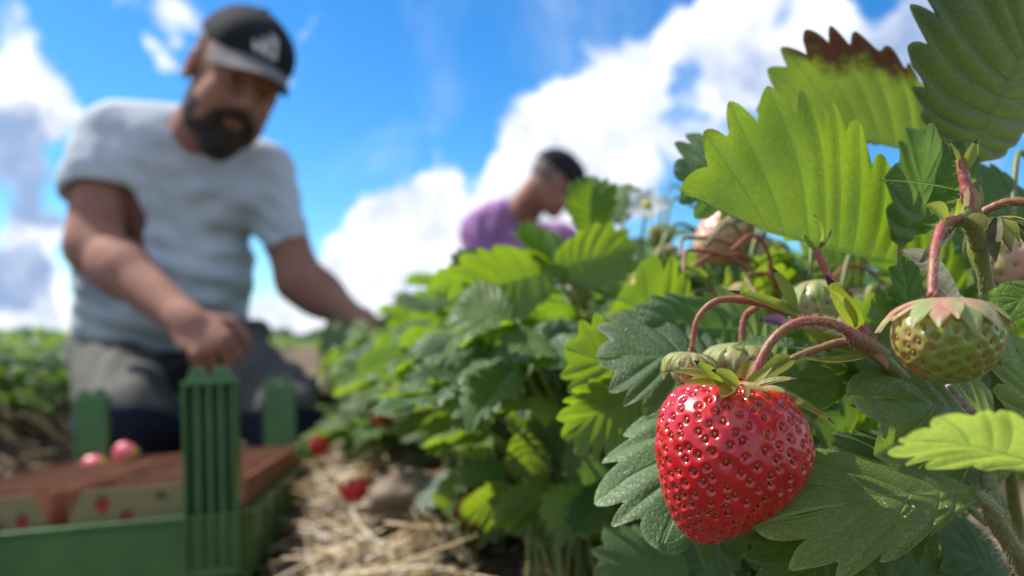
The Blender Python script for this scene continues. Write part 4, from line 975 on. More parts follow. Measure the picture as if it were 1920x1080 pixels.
for (x0, x1, y0, y1, face) in ((-pb, -pa, -.002, .020, -1), (-pb, -pa, CD-.020, CD+.002, 1), (-CL+pa, -CL+pb, -.002, .020, -1), (-CL+pa, -CL+pb, CD-.020, CD+.002, 1)):
    t3 = .0035; g = G()
    yo = y0 if face < 0 else y1; yi = y1 if face < 0 else y0     # open (outer) side, closed (inner) side
    b0, b1 = min(yi, yi-face*t3), max(yi, yi-face*t3)
    b0, b1 = (yi-t3, yi) if face < 0 else (yi, yi+t3)
    # back plate
    box(g, x0, x1, b0, b1, .003, PH_)
    ya, yb2 = (y0, b0) if face < 0 else (b1, y1)
    box(g, x0, x0+t3, ya, yb2, .003, PH_-.002); box(g, x1-t3, x1, ya, yb2, .003, PH_-.002)
    box(g, x0-.001, x1+.001, ya-.001, yb2, PH_-.0045, PH_+.0005)
    box(g, x0+t3, x1-t3, ya, yb2, .003, .012)
    o = bevel(g.obj('corner_post', CR, crate, False), .0012)
    n_ = 3; ww = (x1-x0-2*t3)
    for k in range(1, n_+1):
        xr = x0+t3+ww*k/(n_+1); g = G(); box(g, xr-.0018, xr+.0018, ya+.001, yb2, .0121, PH_-.0046); r = g.obj('rib', CR, None, False); r.parent = o
    for k in (0, 1):
        xa = x0+.004+k*(x1-x0-.008)*.53; xb = xa+(x1-x0-.008)*.45; m1 = .004; zc = PH_+.0006
        g = G(); hull8(g, [(xa, y0+.003, zc), (xb, y0+.003, zc), (xb, y1-.003, zc), (xa, y1-.003, zc)], [(xa+m1, y0+.006, zc+.0125), (xb-m1, y0+.006, zc+.0125), (xb-m1, y1-.006, zc+.0125), (xa+m1, y1-.006, zc+.0125)])
        r = bevel(g.obj('stacking_prong', CR, None, False), .001); r.parent = o
# cardboard punnets
CARD = simple('kraft_cardboard', (.30, .14, .08), .85, (.38, .185, .11), 30, .0004, 400, spec=.2)
CARDF, t_, b_ = mat('printed_cardboard'); b_.inputs['Roughness'].default_value = .7
co = ocoord(t_); t_.links.new(mixc(t_, noise(t_, co, 60, 4), (.22, .17, .075), (.28, .22, .10)), b_.inputs['Base Color'])
PRN_R = simple('print_red', (.35, .02, .02), .6); PRN_G = simple('print_green', (.03, .09, .03), .6); PRN_K = simple('print_dark', (.05, .035, .02), .6)
Mc = Matrix.Translation(crate.location) @ crate.rotation_euler.to_matrix().to_4x4()
def punnet(cx_, cy_, label, prints=True):
    r = empty('cardboard_punnet', (0, 0, 0), label, 'punnet', 'cardboard punnets in the green crate')
    r.matrix_world = Mc @ Matrix.Translation((cx_, cy_, .0035))
    w, d, h, tp, nw = .084, .064, .091, .006, .020
    def wall(p0, p1, q0, q1, nm, m):   # bottom corners p, top corners q (trapezoid with chamfered top corners) with thickness
        p0, p1, q0, q1 = map(np.array, (p0, p1, q0, q1)); th = .0016
        n_ = np.cross(p1-p0, q0-p0); n_ = n_/np.linalg.norm(n_)*th
        e = (q1-q0)/np.linalg.norm(q1-q0); dn = (p0-q0)/np.linalg.norm(p0-q0)
        if nm == 'front_panel': pts = [p0, p1, q1+(p1-q1)*.28, q1-e*.014, q0+e*.014, q0+(p0-q0)*.28]
        else: pts = [p0, p1, q1, q0]
        k = len(pts); g = G(); g.add([*pts, *[p+n_ for p in pts]], [tuple(range(k)), tuple(range(k, 2*k))[::-1]]+[((i+1) % k, i, k+i, k+(i+1) % k) for i in range(k)])
        return g.obj(nm, m, r, False)
    B = [(-w+tp, -d+tp, 0), (w-tp, -d+tp, 0), (w-tp, d-tp, 0), (-w+tp, d-tp, 0)]; T = [(-w, -d, h), (w, -d, h), (w, d, h), (-w, d, h)]
    wall(B[0], B[1], T[0], T[1], 'front_panel', [CARDF]); wall(B[1], B[2], T[1], T[2], 'side_panel', CARD); wall(B[2], B[3], T[2], T[3], 'back_panel', CARD); wall(B[3], B[0], T[3], T[0], 'side_panel', CARD)
    g = G(); box(g, -w+tp, w-tp, -d+tp, d-tp, -.0005, .001); g.obj('bottom_panel', CARD, r, False)
    if prints:
        def yf(z): return -d+tp*(1-z/h)-.0022
        def flat(shape, x, z, s, m, nm):
            g = G(); pts = [(x+a*s, yf(z+b*s), z+b*s) for a, b in shape]; k = len(pts)
            g.add(pts+[(p[0], p[1]+.0004, p[2]) for p in pts], [tuple(range(k)), tuple(range(k, 2*k))[::-1]]+[((i+1) % k, i, k+i, k+(i+1) % k) for i in range(k)]); g.obj(nm, m, r, False)
        heart = [(0, -1), (.45, -.55), (.75, 0), (.7, .45), (.3, .62), (0, .5), (-.3, .62), (-.7, .45), (-.75, 0), (-.45, -.55)]
        crown = [(-.8, .55), (-.35, .52), (0, .42), (.35, .52), (.8, .55), (.45, .85), (.2, .8), (.1, 1.2), (-.1, 1.2), (-.2, .8), (-.45, .85)]
        for (x, z, s) in ((-.052, .0755, .0095), (-.030, .060, .009), (.035, .060, .010), (.060, .066, .008)):
            flat(heart, x, z, s, PRN_R, 'printed_berry'); flat(crown, x, z, s, PRN_G, 'printed_calyx')
        flat([(-1, -.35), (1, -.35), (.55, .15), (0, .7), (-.55, .15)], .004, .080, .0075, PRN_K, 'printed_emblem')
px_ = (-.0975, -.2825)
for j in range(4):
    for i_ in range(2):
        cy_ = .085+j*.1335
        punnet(px_[i_], cy_, f"{['near','second','third','far'][j]} cardboard punnet on the {['right','left'][i_]} side of the green crate", prints=(j == 0))
CP_ = generic_berry(np.array([0, 0, -.015]), down, .036, .034, berry_mat('strawberry_rosy', (.62, .08, .12), (.7, .16, .17), (.6, .1, .1), .1, .45, .1), SEED_MESH_Y, 'rosy strawberry heaped in the far cardboard punnet, larger of the two showing', 'picked strawberries in the punnets', nseeds=80, res=(40, 60))
def in_crate(o, x, y, z, ro): o.matrix_world = Mc @ Matrix.Translation((x, y, z)) @ Matrix.Rotation(ro, 4, 'Y'); return o
in_crate(CP_, -.262, .50, .090, 2.6)
CP2 = place_copy(CP_, (0, 0, 0), 0, 'smaller rosy strawberry left of the larger one in the far punnet'); in_crate(CP2, -.30, .49, .079, 2.2)
for k in range(16):
    c = place_copy(CP_, (0, 0, 0), 0, f'{ORD[k]} picked strawberry from the right, lying low inside the far left cardboard punnet'); in_crate(c, -.225-.115*((k % 4)/3), .45+.07*((k//4)/3),   .040+RNG.uniform(0, .008), RNG.uniform(0, 6))
#PEOPLE#
# ------------------------------------------------------------------ people (continuous surfaces grown from blended forms)
class Form:
    def __init__(s, lo, hi, h):
        s.lo = np.array(lo, float); s.h = h; s.n = np.ceil((np.array(hi)-s.lo)/h).astype(int)+1
        s.f = np.full(s.n, .5, np.float32)
    def _sub(s, lo, hi):
        a = np.clip(np.floor((lo-s.lo)/s.h).astype(int), 0, s.n); b = np.clip(np.ceil((hi-s.lo)/s.h).astype(int)+1, 0, s.n)
        if (b <= a).any(): return None, None
        ax_ = [s.lo[i]+s.h*np.arange(a[i], b[i]) for i in range(3)]
        p = np.stack(np.meshgrid(*ax_, indexing='ij'), -1)
        return (slice(a[0], b[0]), slice(a[1], b[1]), slice(a[2], b[2])), p
    def _put(s, sl, d, k, op):
        f = s.f[sl]
        if op == 'sub': d = -d; h = np.clip(.5-.5*(f-d)/k, 0, 1); s.f[sl] = f*(1-h)+d*h+k*h*(1-h) if True else f
        elif op == 'and': s.f[sl] = np.maximum(f, d)
        else: h = np.clip(.5+.5*(d-f)/k, 0, 1); s.f[sl] = d*(1-h)+f*h-k*h*(1-h)
    def ell(s, c, r, R=None, k=.02, op='add'):
        c = np.asarray(c, float); r = np.asarray(r, float); m = r.max()+k+.02
        sl, p = s._sub(c-m, c+m)
        if sl is None: return s
        q = p-c
        if R is not None: q = q@R          # R columns are the local axes
        k0 = np.linalg.norm(q/r, axis=-1); k1 = np.linalg.norm(q/(r*r), axis=-1)+1e-9
        s._put(sl, (k0*(k0-1)/k1).astype(np.float32), k, op); return s
    def cap(s, a, b, r1, r2, k=.02, op='add'):
        a = np.asarray(a, float); b = np.asarray(b, float); m = max(r1, r2)+k+.02
        sl, p = s._sub(np.minimum(a, b)-m, np.maximum(a, b)+m)
        if sl is None: return s
        ab = b-a; h = np.clip(((p-a)@ab)/(ab@ab), 0, 1)
        s._put(sl, (np.linalg.norm(p-a-h[..., None]*ab, axis=-1)-(r1+(r2-r1)*h)).astype(np.float32), k, op); return s
    def plane(s, pt, nrm):          # keep the side the normal points away from
        nrm = np.asarray(nrm, float)/np.linalg.norm(nrm)
        ax_ = [s.lo[i]+s.h*np.arange(s.n[i]) for i in range(3)]
        d = (ax_[0]*nrm[0])[:, None, None]+(ax_[1]*nrm[1])[None, :, None]+(ax_[2]*nrm[2])[None, None, :]-np.asarray(pt)@nrm
        s.f = np.maximum(s.f, d.astype(np.float32)); return s
    def mesh(s, name, mats, parent, origin, smooth=3, disp=None):
        f = s.f; I = f < 0
        c = I[:-1, :-1, :-1].astype(np.int8)
        cnt = np.zeros(np.array(f.shape)-1, np.int8); acc_ = np.zeros((*cnt.shape, 3), np.float32); num = np.zeros(cnt.shape, np.float32)
        cs = [(x, y, z) for x in (0, 1) for y in (0, 1) for z in (0, 1)]
        sh = cnt.shape
        for (x, y, z) in cs: cnt += I[x:x+sh[0], y:y+sh[1], z:z+sh[2]]
        act = (cnt > 0) & (cnt < 8); idx = np.argwhere(act); vid = np.full(sh, -1, np.int64); vid[act] = np.arange(len(idx))
        P_ = np.zeros((len(idx), 3)); W_ = np.zeros(len(idx))
        for a in range(8):
            for b in range(a+1, 8):
                ca, cb = np.array(cs[a]), np.array(cs[b])
                if np.abs(ca-cb).sum() != 1: continue
                fa = f[tuple((idx+ca).T)]; fb = f[tuple((idx+cb).T)]; cr = (fa < 0) != (fb < 0)
                t = np.where(cr, fa/(fa-fb+1e-12), 0)[:, None]; q = ca+(cb-ca)*t
                P_ += q*cr[:, None]; W_ += cr
        V_ = s.lo+s.h*(idx+P_/W_[:, None])
        Fs = []
        for axn in range(3):
            o1, o2 = (axn+1) % 3, (axn+2) % 3
            A = [slice(None)]*3; B = [slice(None)]*3; A[axn] = slice(0, -1); B[axn] = slice(1, None)
            fa, fb = I[tuple(A)], I[tuple(B)]; e = np.argwhere(fa != fb)
            ok = (e[:, o1] > 0) & (e[:, o2] > 0) & (e[:, o1] < f.shape[o1]-1) & (e[:, o2] < f.shape[o2]-1); e = e[ok]
            d1 = np.zeros(3, int); d1[o1] = 1; d2 = np.zeros(3, int); d2[o2] = 1
            q = np.stack([vid[tuple((e-d1-d2).T)], vid[tuple((e-d2).T)], vid[tuple(e.T)], vid[tuple((e-d1).T)]], 1)
            neg = ~fa[tuple(e.T)]; q[neg] = q[neg][:, ::-1]; Fs.append(q)
        Fs = np.concatenate(Fs); Fs = Fs[(Fs >= 0).all(1)]
        ed = np.concatenate([Fs[:, [0, 1]], Fs[:, [1, 2]], Fs[:, [2, 3]], Fs[:, [3, 0]]]); ed = np.concatenate([ed, ed[:, ::-1]])
        deg = np.bincount(ed[:, 0], minlength=len(V_))[:, None]+1e-9
        for it in range(smooth*2):
            av = np.stack([np.bincount(ed[:, 0], V_[ed[:, 1], i_], len(V_)) for i_ in range(3)], 1)/deg
            V_ = V_+(av-V_)*(.5 if it % 2 == 0 else -.52)
        if disp is not None:
            nn = np.cross(V_[Fs[:, 2]]-V_[Fs[:, 0]], V_[Fs[:, 3]]-V_[Fs[:, 1]]); VN = np.zeros_like(V_)
            for q in range(4):
                for i_ in range(3): VN[:, i_] += np.bincount(Fs[:, q], nn[:, i_], len(V_))
            VN /= np.linalg.norm(VN, axis=1)[:, None]+1e-12; V_ = V_+VN*disp(V_)[:, None]
        g = G(); g.add(V_-origin, Fs.tolist()); return g.obj(name, mats, parent)
def frame(fwd, up):
    y = np.asarray(fwd, float)/np.linalg.norm(fwd); z = np.asarray(up, float); z = z-y*(z@y); z /= np.linalg.norm(z); return np.stack([np.cross(y, z), y, z], 1)
SKIN, t_, b_ = mat('skin'); co = ocoord(t_)
t_.links.new(mixc(t_, mrange(t_, noise(t_, co, 14, 4), .3, .7), (.29, .135, .095), (.37, .185, .135)), b_.inputs['Base Color'])
b_.inputs['Roughness'].default_value = .8; b_.inputs['Specular IOR Level'].default_value = .2; b_.inputs['Subsurface Weight'].default_value = .15; b_.inputs['Subsurface Scale'].default_value = .01; b_.inputs['Subsurface Radius'].default_value = (1, .35, .2)
def cloth(name, c, c2, sc_=40, rough=.9):
    return simple(name, c, rough, c2, 7, .0006, 900, spec=.2)
SHIRT = cloth('shirt_pale_grey', (.47, .515, .57), (.55, .585, .63)); PURPLE = cloth('shirt_purple', (.30, .14, .31), (.37, .19, .38))
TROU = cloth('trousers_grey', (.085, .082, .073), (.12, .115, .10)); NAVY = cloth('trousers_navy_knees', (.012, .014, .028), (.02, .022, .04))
CAPM = cloth('cap_black', (.014, .014, .018), (.022, .022, .028)); BRIM = simple('cap_brim_grey', (.17, .155, .16), .9, (.2, .19, .19), 40, spec=.15)
BEARD = simple('beard_dark', (.018, .011, .008), .8, (.035, .022, .016), 200, .002, 700); HAIRM = simple('hair_short', (.05, .035, .028), .8, (.09, .07, .055), 150, .002, 600)
GREYH = simple('hair_grey_stubble', (.20, .15, .13), .8, (.14, .1, .085), 150, .001, 600)
EYEM = simple('eye', (.5, .48, .45), .2); IRIS = simple('iris', (.03, .02, .015), .15); WHITEP = simple('emblem_white', (.6, .6, .6), .7); SHOE = simple('shoe', (.03, .028, .025), .7)
def head(Fm, c, R, s=1.0):
    w = lambda x, y, z: c+R@(np.array([x, y, z])*s)
    E_ = lambda p, r, k=.015, op='add': Fm.ell(w(*p), np.array(r)*s, R, k, op)
    C_ = lambda a, b, r1, r2, k=.012, op='add': Fm.cap(w(*a), w(*b), r1*s, r2*s, k, op)
    E_((0, -.012, .035), (.077, .098, .098)); E_((0, .03, -.035), (.062, .07, .075), .03); E_((0, .068, -.088), (.032, .03, .026), .03)
    E_((0, .05, .045), (.064, .05, .05), .02)
    for sx in (-1, 1):
        E_((sx*.036, .066, -.022), (.026, .03, .026), .02); E_((sx*.046, .035, -.062), (.022, .045, .035), .025)
        E_((sx*.080, -.004, -.002), (.010, .02, .033), .008); E_((sx*.086, -.004, .0), (.006, .012, .022), .004, 'sub')
        E_((sx*.031, .104, .018), (.020, .014, .012), .014, 'sub'); E_((sx*.031, .083, .017), (.0155, .0155, .0125), .004)
        C_((sx*.012, .1, .036), (sx*.05, .083, .038), .0085, .007, .012); E_((sx*.014, .106, -.022), (.009, .010, .008), .006)
    C_((0, .098, .028), (0, .118, -.015), .009, .0125, .012)
    C_((-.022, .092, -.053), (.022, .092, -.053), .0065, .0065, .007); C_((-.018, .091, -.063), (.018, .091, -.063), .008, .008, .006)
    C_((-.02, .101, -.0575), (.02, .101, -.0575), .0018, .0018, .003, 'sub')
    return w
def hand(Fm, wr, R, side, curl=(.5, .8, .6), thumb=.5, s=1.0):
    """R: x = across the palm toward the thumb, y = along the hand, z = back of the hand"""
    w = lambda p: wr+R@(np.array(p)*s)
    Fm.ell(w((0, .045, 0)), np.array((.042, .052, .017))*s, R, .012); Fm.cap(w((0, -.01, 0)), w((0, .02, 0)), .027*s, .030*s, .015)
    for i, (x, l) in enumerate(((.030, .92), (.010, 1.0), (-.011, .94), (-.030, .76))):
        p = np.array((x, .086-.004*abs(i-1), .002)); a = 0; sp = x*2.5
        for j, ln in enumerate((.046, .029, .021)):
            a += curl[j]*(1+.12*i); q = p+ln*l*np.array((math.sin(sp)*math.cos(a)*.35, math.cos(a), -math.sin(a)))
            Fm.cap(w(p), w(q), (.0098-.001*j)*s, (.0092-.0012*j)*s, .003); p = q
    p = np.array((.030, .022, -.004)); d = np.array((.75, .6, -.35)); d /= np.linalg.norm(d)
    for j, ln in enumerate((.038, .032, .025)):
        q = p+d*ln; Fm.cap(w(p), w(q), (.0145, .0115, .0105)[j]*s, (.012, .011, .0085)[j]*s, .006); p = q; d = d+np.array((-.55, .35, -.45))*thumb; d /= np.linalg.norm(d)
def cap_and_hair(root, O, c, R, s, brim_m, hairm, emblem, h=.004, cut=.062):
    w = lambda x, y, z: c+R@(np.array([x, y, z])*s); m = .17
    Fm = Form(c-m, c+m, h)
    Fm.ell(w(0, -.010, .046), np.array((.088, .110, .098))*s, R, .01); Fm.ell(w(0, .04, .075), np.array((.07, .06, .055))*s, R, .02)
    Fm.plane(w(0, 0, cut), -(R[:, 2]+.10*R[:, 1])); capo = Fm.mesh('cap', CAPM, root, O, 2)
    g = G(); rows_, cols = 10, 24; Vs = []
    for lay in (0, 1):
        for i in range(rows_+1):
            for j in range(cols+1):
                a = (j/cols-.5)*2; t = i/rows_; x = .074*math.sin(a*1.45)*(1-.06*t); y0 = .088*math.cos(a*1.15)+.005; y = y0+.074*t*math.cos(a*1.4)**.6 if abs(a) < 1 else y0
                z = cut+.006-.016*t-.030*(x/.074)**2*(.5+.5*t)-lay*.003; Vs.append(w(x, y, z)-O)
    nn = (rows_+1)*(cols+1); Fs = []
    for lay in (0, 1):
        for i in range(rows_):
            for j in range(cols):
                q = lay*nn+i*(cols+1)+j; f = (q, q+1, q+cols+2, q+cols+1); Fs.append(f if lay else f[::-1])
    for j in range(cols): q = rows_*(cols+1)+j; Fs.append((q, q+1, nn+q+1, nn+q))
    g.add(Vs, Fs); b = g.obj('brim', brim_m, None); b.parent = capo
    g = G(); tube(g, [w(0, -.010, .143)-O, w(0, -.010, .148)-O], [.008, .005], 10); b = g.obj('button', CAPM, None); b.parent = capo
    if emblem:
        # three slanted bars rising to the right
        for k, (x0, hh_) in enumerate(((-.026, .016), (-.010, .028), (.006, .040))):
            pts = []
            for (x, z) in ((x0, 0), (x0+.013, 0), (x0+.013-.30*hh_*.0-.0, hh_*.55), (x0-.35*hh_*.6+.004, hh_)):
                pts.append((x, z))
            pts = [(x0, 0), (x0+.013, 0), (x0+.013-hh_*.22, hh_*.80), (x0-hh_*.30, hh_)]
            Vs = []
            for lay in (0, 1):
                for (x, z) in pts:
                    x = -x; zz = .076+z; yy = .04+.062*math.sqrt(max(0.05, 1-(x/.074)**2-((zz-.075)/.062)**2))
                    yy2 = -.010+.112*math.sqrt(max(.05, 1-(x/.09)**2-((zz-.046)/.10)**2)); Vs.append(w(x, max(yy, yy2)+.0015-lay*.003, zz)-O)
            g = G(); g.add(Vs, [(0, 1, 2, 3), (7, 6, 5, 4), (0, 4, 5, 1), (1, 5, 6, 2), (2, 6, 7, 3), (3, 7, 4, 0)]); b = g.obj('emblem_bar', WHITEP, None, False); b.parent = capo
    Fm = Form(c-m, c+m, h)
    Fm.ell(w(0, -.016, .034), np.array((.0805, .099, .099))*s, R, .01); Fm.plane(w(0, .012, 0), R[:, 1]+.0*R[:, 2]); Fm.plane(w(0, -.0, -.02), -(R[:, 2]-.35*R[:, 1])); Fm.plane(w(0, 0, .075), R[:, 2])
    Fm.mesh('hair', hairm, root, O, 1)
    for sx in (-1, 1):
        g = G(); n1 = 8
        for rr_, yy_, mt in ((.0125, .0865, 0), (.0066, .0945, 1)):
            Vs = []
            for i in range(n1+1):
                for j in range(12):
                    th = math.pi*i/n1; ph = 2*math.pi*j/12; Vs.append(w(sx*.031+rr_*math.sin(th)*math.cos(ph), yy_+rr_*math.sin(th)*math.sin(ph)*.7, .0165+rr_*math.cos(th)*.75)-O)
            g.add(Vs, [(i*12+j, i*12+(j+1) % 12, (i+1)*12+(j+1) % 12, (i+1)*12+j) for i in range(n1) for j in range(12)], None, mt)
        g.obj('eye', [EYEM, IRIS], root)
def folds(seed, amp, centers):
    def f(V_):
        x, y, z = V_.T; o = np.zeros(len(V_))
        for (p, d, k, a, r) in centers:
            q = V_-p; d = np.asarray(d, float)/np.linalg.norm(d); r2 = (q**2).sum(1); ph = (q@d)*k+1.6*vnoise(x*9+seed, z*9, seed)*3
            o += a*np.exp(-r2/(r*r))*np.sin(ph)
        return o+amp*(vnoise(x*13+y*5, z*13, seed)+.5*vnoise(x*31+y*9, z*31+y*7, seed+1))
    return f

def man_one():
    c = P(437, 154, 1.60); R = frame((.52, -.72, -.47), (.34, 0, 1)); s = 1.08
    O = P(320, 690, 1.9); O[2] = -.03; root = empty('person', tuple(O), 'kneeling bearded man in a pale grey t-shirt and dark cap, picking beside the green crate', 'person')
    B = Form((-1.25, 1.15, -.08), (-.15, 2.2, .98), .0048)
    w = head(B, c, R, s)
    B.cap(P(372,262,1.77), w(0, -.02, -.05), .070, .060, .02)
    B.cap(P(230,262,1.78), P(470,322,1.81), .06, .06, .03); B.ell(P(325,350,1.82), (.17, .11, .17), None, .04); B.ell(P(312,520,1.86), (.17, .13, .16), None, .04); B.ell(P(305,620,1.92), (.16, .12, .1), None, .04)
    # right arm of the man (left in the picture)
    sh, el, wr = P(200,262,1.77), P(176,462,1.66), P(350,603,1.47)
    B.cap(sh, el, .066, .054, .02); B.cap(el, el+(wr-el)*.35, .051, .051, .03); B.cap(el+(wr-el)*.3, wr, .050, .032, .03)
    f_ = wr-el; f_ /= np.linalg.norm(f_); Rh = frame(f_+np.array([.25, -.1, -.25]), (.15, -.75, .5)); Rh = np.stack([-Rh[:, 0], Rh[:, 1], Rh[:, 2]], 1)*1.0
    Rh = np.stack([-Rh[:, 0]*-1, Rh[:, 1], Rh[:, 2]], 1)
    hand(B, wr, Rh, 1, (1.15, 1.3, .9), 1.0, 1.05)
    sh, el, wr = P(497,335,1.82), P(562,525,1.76), P(672,603,1.74)
    B.cap(sh, el, .052, .047, .02); B.cap(el, el+(wr-el)*.35, .047, .046, .03); B.cap(el+(wr-el)*.3, wr, .046, .028, .03)
    f_ = wr-el; f_ /= np.linalg.norm(f_); Rh = frame(f_+np.array([.1, -.1, .15]), (-.1, -.2, 1)); Rh[:, 0] *= -1; hand(B, wr, Rh, -1, (.35, .5, .4), .3, 1.0)
    # legs inside the trousers
    kn = [P(238,806,1.50), P(545,796,1.52)]; hp_ = [P(220,668,1.96), P(408,668,1.97)]
    for a, b in zip(hp_, kn):
        B.cap(a, b, .085, .055, .02); B.cap(b+np.array([0, .02, -.01]), b+np.array([.0, .40, -.03]), .05, .04, .02)
    B.mesh('body', SKIN, root, O, 2)
    # beard
    D = Form(c-.17, c+.17, .0032); E_ = lambda p, r, k=.015, op='add': D.ell(w(*p), np.array(r)*s, R, k, op)
    E_((0, .028, -.045), (.066, .072, .076)); E_((0, .072, -.095), (.037, .038, .042), .03)
    for sx in (-1, 1): E_((sx*.045, .032, -.055), (.026, .047, .048), .02)
    D.cap(w(-.03, .094, -.044), w(.03, .094, -.044), .0085*s, .0085*s, .01); 
    E_((0, .108, -.058), (.021, .022, .0075), .004, 'sub')
    E_((0, .12, -.008), (.052, .085, .036), .012, 'sub')
    D.plane(w(0, 0, -.026), R[:, 2]-.30*R[:, 1]*-1); D.plane(w(0, -.002, 0), -R[:, 1])
    for sx in (-1, 1): D.cap(w(sx*.003, .112, -.036), w(sx*.032, .096, -.050), .0085*s, .0075*s, .006); D.cap(w(sx*.032, .096, -.050), w(sx*.036, .088, -.075), .009*s, .01*s, .006)
    D.mesh('beard', BEARD, root, O, 1, lambda V_: .0022*vnoise(V_[:, 0]*220, V_[:, 2]*220, 3)+.002*vnoise(V_[:, 1]*150, V_[:, 2]*90, 4))
    cap_and_hair(root, O, c, R, s, BRIM, HAIRM, True)
    # t-shirt
    T_ = Form((-1.25, 1.3, .05), (-.15, 2.25, .98), .006)
    T_.cap(P(232,250,1.77), P(476,318,1.81), .074, .070, .04); T_.ell(P(300,285,1.79), (.16, .10, .10), None, .04); T_.ell(P(330,355,1.81), (.188, .135, .17), None, .05)
    T_.ell(P(310,505,1.83), (.198, .165, .175), None, .05); T_.ell(P(303,600,1.89), (.200, .155, .12), None, .05); T_.ell(P(270,330,1.74), (.09, .07, .07), None, .04); T_.ell(P(425,370,1.76), (.085, .065, .06), None, .04)
    sh, el = P(196,252,1.77), P(176,462,1.66); T_.cap(sh+np.array([.012, 0, -.006]), sh+(el-sh)*.42, .070, .086, .035)
    sh, el = P(495,330,1.82), P(562,525,1.76); T_.cap(sh, sh+(el-sh)*.62, .070, .054, .03)
    # hems: cut the sleeves and the waist
    for sh, el, fr, r in ((P(196,252,1.77), P(176,462,1.66), .46, .12), (P(495,330,1.82), P(562,525,1.76), .64, .085)):
        d = (el-sh)/np.linalg.norm(el-sh); q = sh+(el-sh)*fr+d*.10; T_.cap(q, q+d*.12, .099, .099, .004, 'sub')
    T_.cap(P(375,205,1.70), P(400,150,1.60), .066, .075, .006, 'sub')
    T_.plane(P(310,650,1.83), (-.05, .2, -1))
    cen = [(P(470,455,1.80), (.6, 0, 1), 130, .005, .13), (P(265,385,1.72), (1, 0, .6), 110, .005, .12), (P(330,560,1.70), (0, .2, 1), 120, .0045, .20), (P(420,420,1.72), (-.4, 0, 1), 100, .004, .13), (P(200,560,1.75), (.2, 0, 1), 130, .004, .14), (P(180,300,1.7), (1, .3, .3), 120, .003, .1), (P(350,285,1.7), (.4, 0, 1), 90, .003, .12), (P(440,590,1.75), (-.3, 0, 1), 140, .004, .1)]
    T_.mesh('t_shirt', SHIRT, root, O, 2, folds(21, .006, cen))
    # trousers
    Q = Form((-1.3, 1.2, -.1), (-.1, 2.35, .5), .007)
    Q.ell(P(308,660,1.97), (.198, .165, .12), None, .04)
    for a, b in zip(hp_, kn): Q.cap(a, b+np.array([0, 0, .012]), .108, .082, .05); Q.cap(b+np.array([0, .01, -.005]), b+np.array([0, .36, -.025]), .076, .06, .03)
    Q.ell(P(478,622,1.88), (.036, .045, .03), None, .02)
    Q.plane(P(310,600,1.9), (-.10, 0, 1)); dz = [(P(230,720,1.6), (1, 0, .7), 90, .006, .2), (P(480,720,1.65), (-1, 0, .8), 80, .006, .2), (P(330,680,1.8), (.2, 0, 1), 90, .005, .15)]
    Q.mesh('trousers', TROU, root, O, 2, folds(5, .008, dz))
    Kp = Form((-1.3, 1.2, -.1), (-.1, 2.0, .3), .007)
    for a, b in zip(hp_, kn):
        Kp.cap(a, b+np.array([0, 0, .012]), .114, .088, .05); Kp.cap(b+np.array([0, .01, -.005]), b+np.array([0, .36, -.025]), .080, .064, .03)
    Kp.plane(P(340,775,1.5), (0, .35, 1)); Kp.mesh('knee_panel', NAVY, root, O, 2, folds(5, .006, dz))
    for b in kn:
        Sf = Form(b+np.array([-.1, .3, -.15]), b+np.array([.1, .75, .12]), .006); q = b+np.array([0, .42, -.03]); Sf.cap(q, q+np.array([0, .17, -.02]), .045, .035, .02); Sf.ell(q+np.array([0, .02, -.0]), (.04, .05, .05)); Sf.mesh('shoe', SHOE, root, O, 2)
man_one()

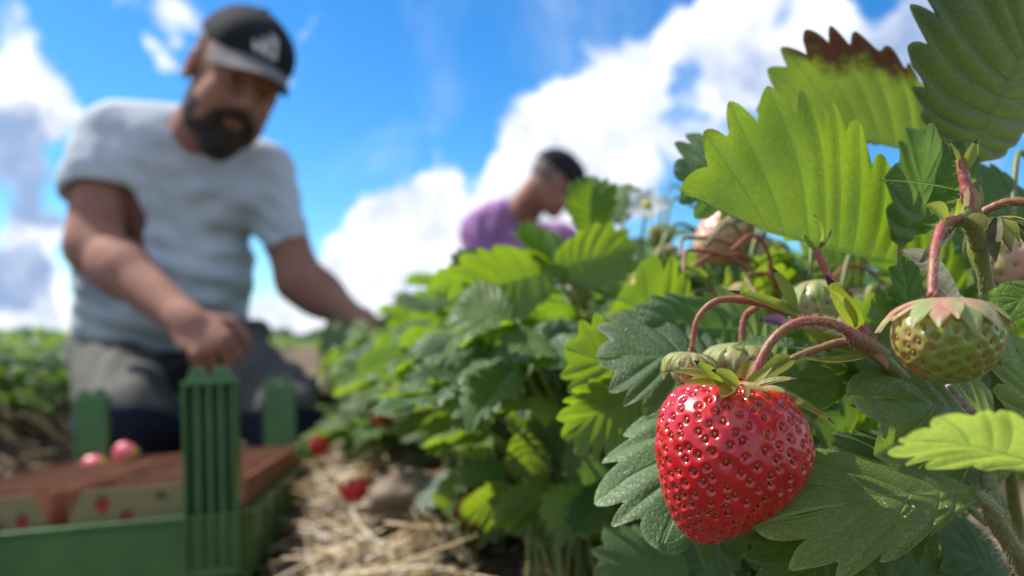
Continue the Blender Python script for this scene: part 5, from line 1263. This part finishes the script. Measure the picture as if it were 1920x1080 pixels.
def man_two():
    c = P(1037, 345, 3.45); R = frame((.74, .20, -.55), (.5, 0, 1)); s = 1.08
    O = P(960, 700, 3.7); O[2] = -.03; root = empty('person', tuple(O), 'man in a purple t-shirt and black cap bending down behind the strawberry row', 'person')
    B = Form((-.42, 3.0, -.1), (.55, 4.3, 1.1), .0075)
    w = head(B, c, R, s)
    B.cap(P(975,405,3.62), w(0, -.03, -.05), .082, .070, .02); B.ell(P(960,520,3.7), (.16, .15, .22), None, .04); B.ell(P(950,620,3.8), (.16, .14, .12), None, .04)
    for a, b, q in ((P(905,455,3.62), P(885,580,3.5), P(960,650,3.3)), (P(1055,455,3.72), P(1085,570,3.55), P(1085,640,3.3))):
        B.cap(a, b, .058, .048, .02); B.cap(b, q, .046, .028, .02); f_ = q-b; Rh = frame(f_, (0, 0, 1)); hand(B, q, Rh, 1, (.5, .8, .5), .4, 1.0)
    kn = [P(930,700,3.45), P(1040,700,3.45)]; hp_ = [P(915,640,3.85), P(990,640,3.85)]
    for k in kn: k[2] = .06
    for a, b in zip(hp_, kn): B.cap(a, b, .08, .055, .02); B.cap(b, b+np.array([0, .4, -.04]), .05, .04, .02)
    B.mesh('body', SKIN, root, O, 2)
    T_ = Form((-.45, 3.1, .1), (.6, 4.35, 1.0), .009)
    T_.ell(P(962,505,3.68), (.205, .18, .24), None, .05); T_.ell(P(925,450,3.68), (.12, .12, .11), None, .05); T_.cap(P(910,455,3.64), P(1050,450,3.74), .09, .085, .05); T_.ell(P(955,410,3.66), (.11, .10, .075), None, .05); T_.ell(P(955,402,3.62), (.12, .09, .07), None, .05); T_.ell(P(915,430,3.64), (.13, .11, .10), None, .05); T_.ell(P(950,610,3.78), (.18, .16, .13), None, .05)
    T_.cap(P(905,455,3.62), P(885,560,3.53), .078, .07, .04); T_.cap(P(1055,455,3.72), P(1078,540,3.6), .078, .07, .04)
    T_.cap(P(1000,378,3.54), P(1030,350,3.44), .066, .075, .006, 'sub'); T_.plane(P(950,650,3.8), (0, .1, -1))
    T_.mesh('t_shirt', PURPLE, root, O, 2, folds(31, .010, [(P(900,470,3.5), (1, 0, .3), 90, .010, .15), (P(950,440,3.5), (1, 0, -.2), 80, .009, .15), (P(1040,470,3.6), (1, 0, 0), 90, .008, .15)]))
    Q = Form((-.5, 3.1, -.1), (.6, 4.6, .4), .01); Q.ell(P(952,660,3.85), (.19, .17, .12), None, .04)
    for a, b in zip(hp_, kn): Q.cap(a, b, .10, .08, .04); Q.cap(b, b+np.array([0, .36, -.03]), .074, .06, .03)
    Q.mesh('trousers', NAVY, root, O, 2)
    for b in kn:
        Sf = Form(b+np.array([-.1, .3, -.2]), b+np.array([.1, .75, .12]), .008); q = b+np.array([0, .42, -.04]); Sf.cap(q, q+np.array([0, .17, -.02]), .045, .035, .02); Sf.mesh('shoe', SHOE, root, O, 2)
    cap_and_hair(root, O, c, R, s, CAPM, GREYH, False, .005, .035)
man_two()
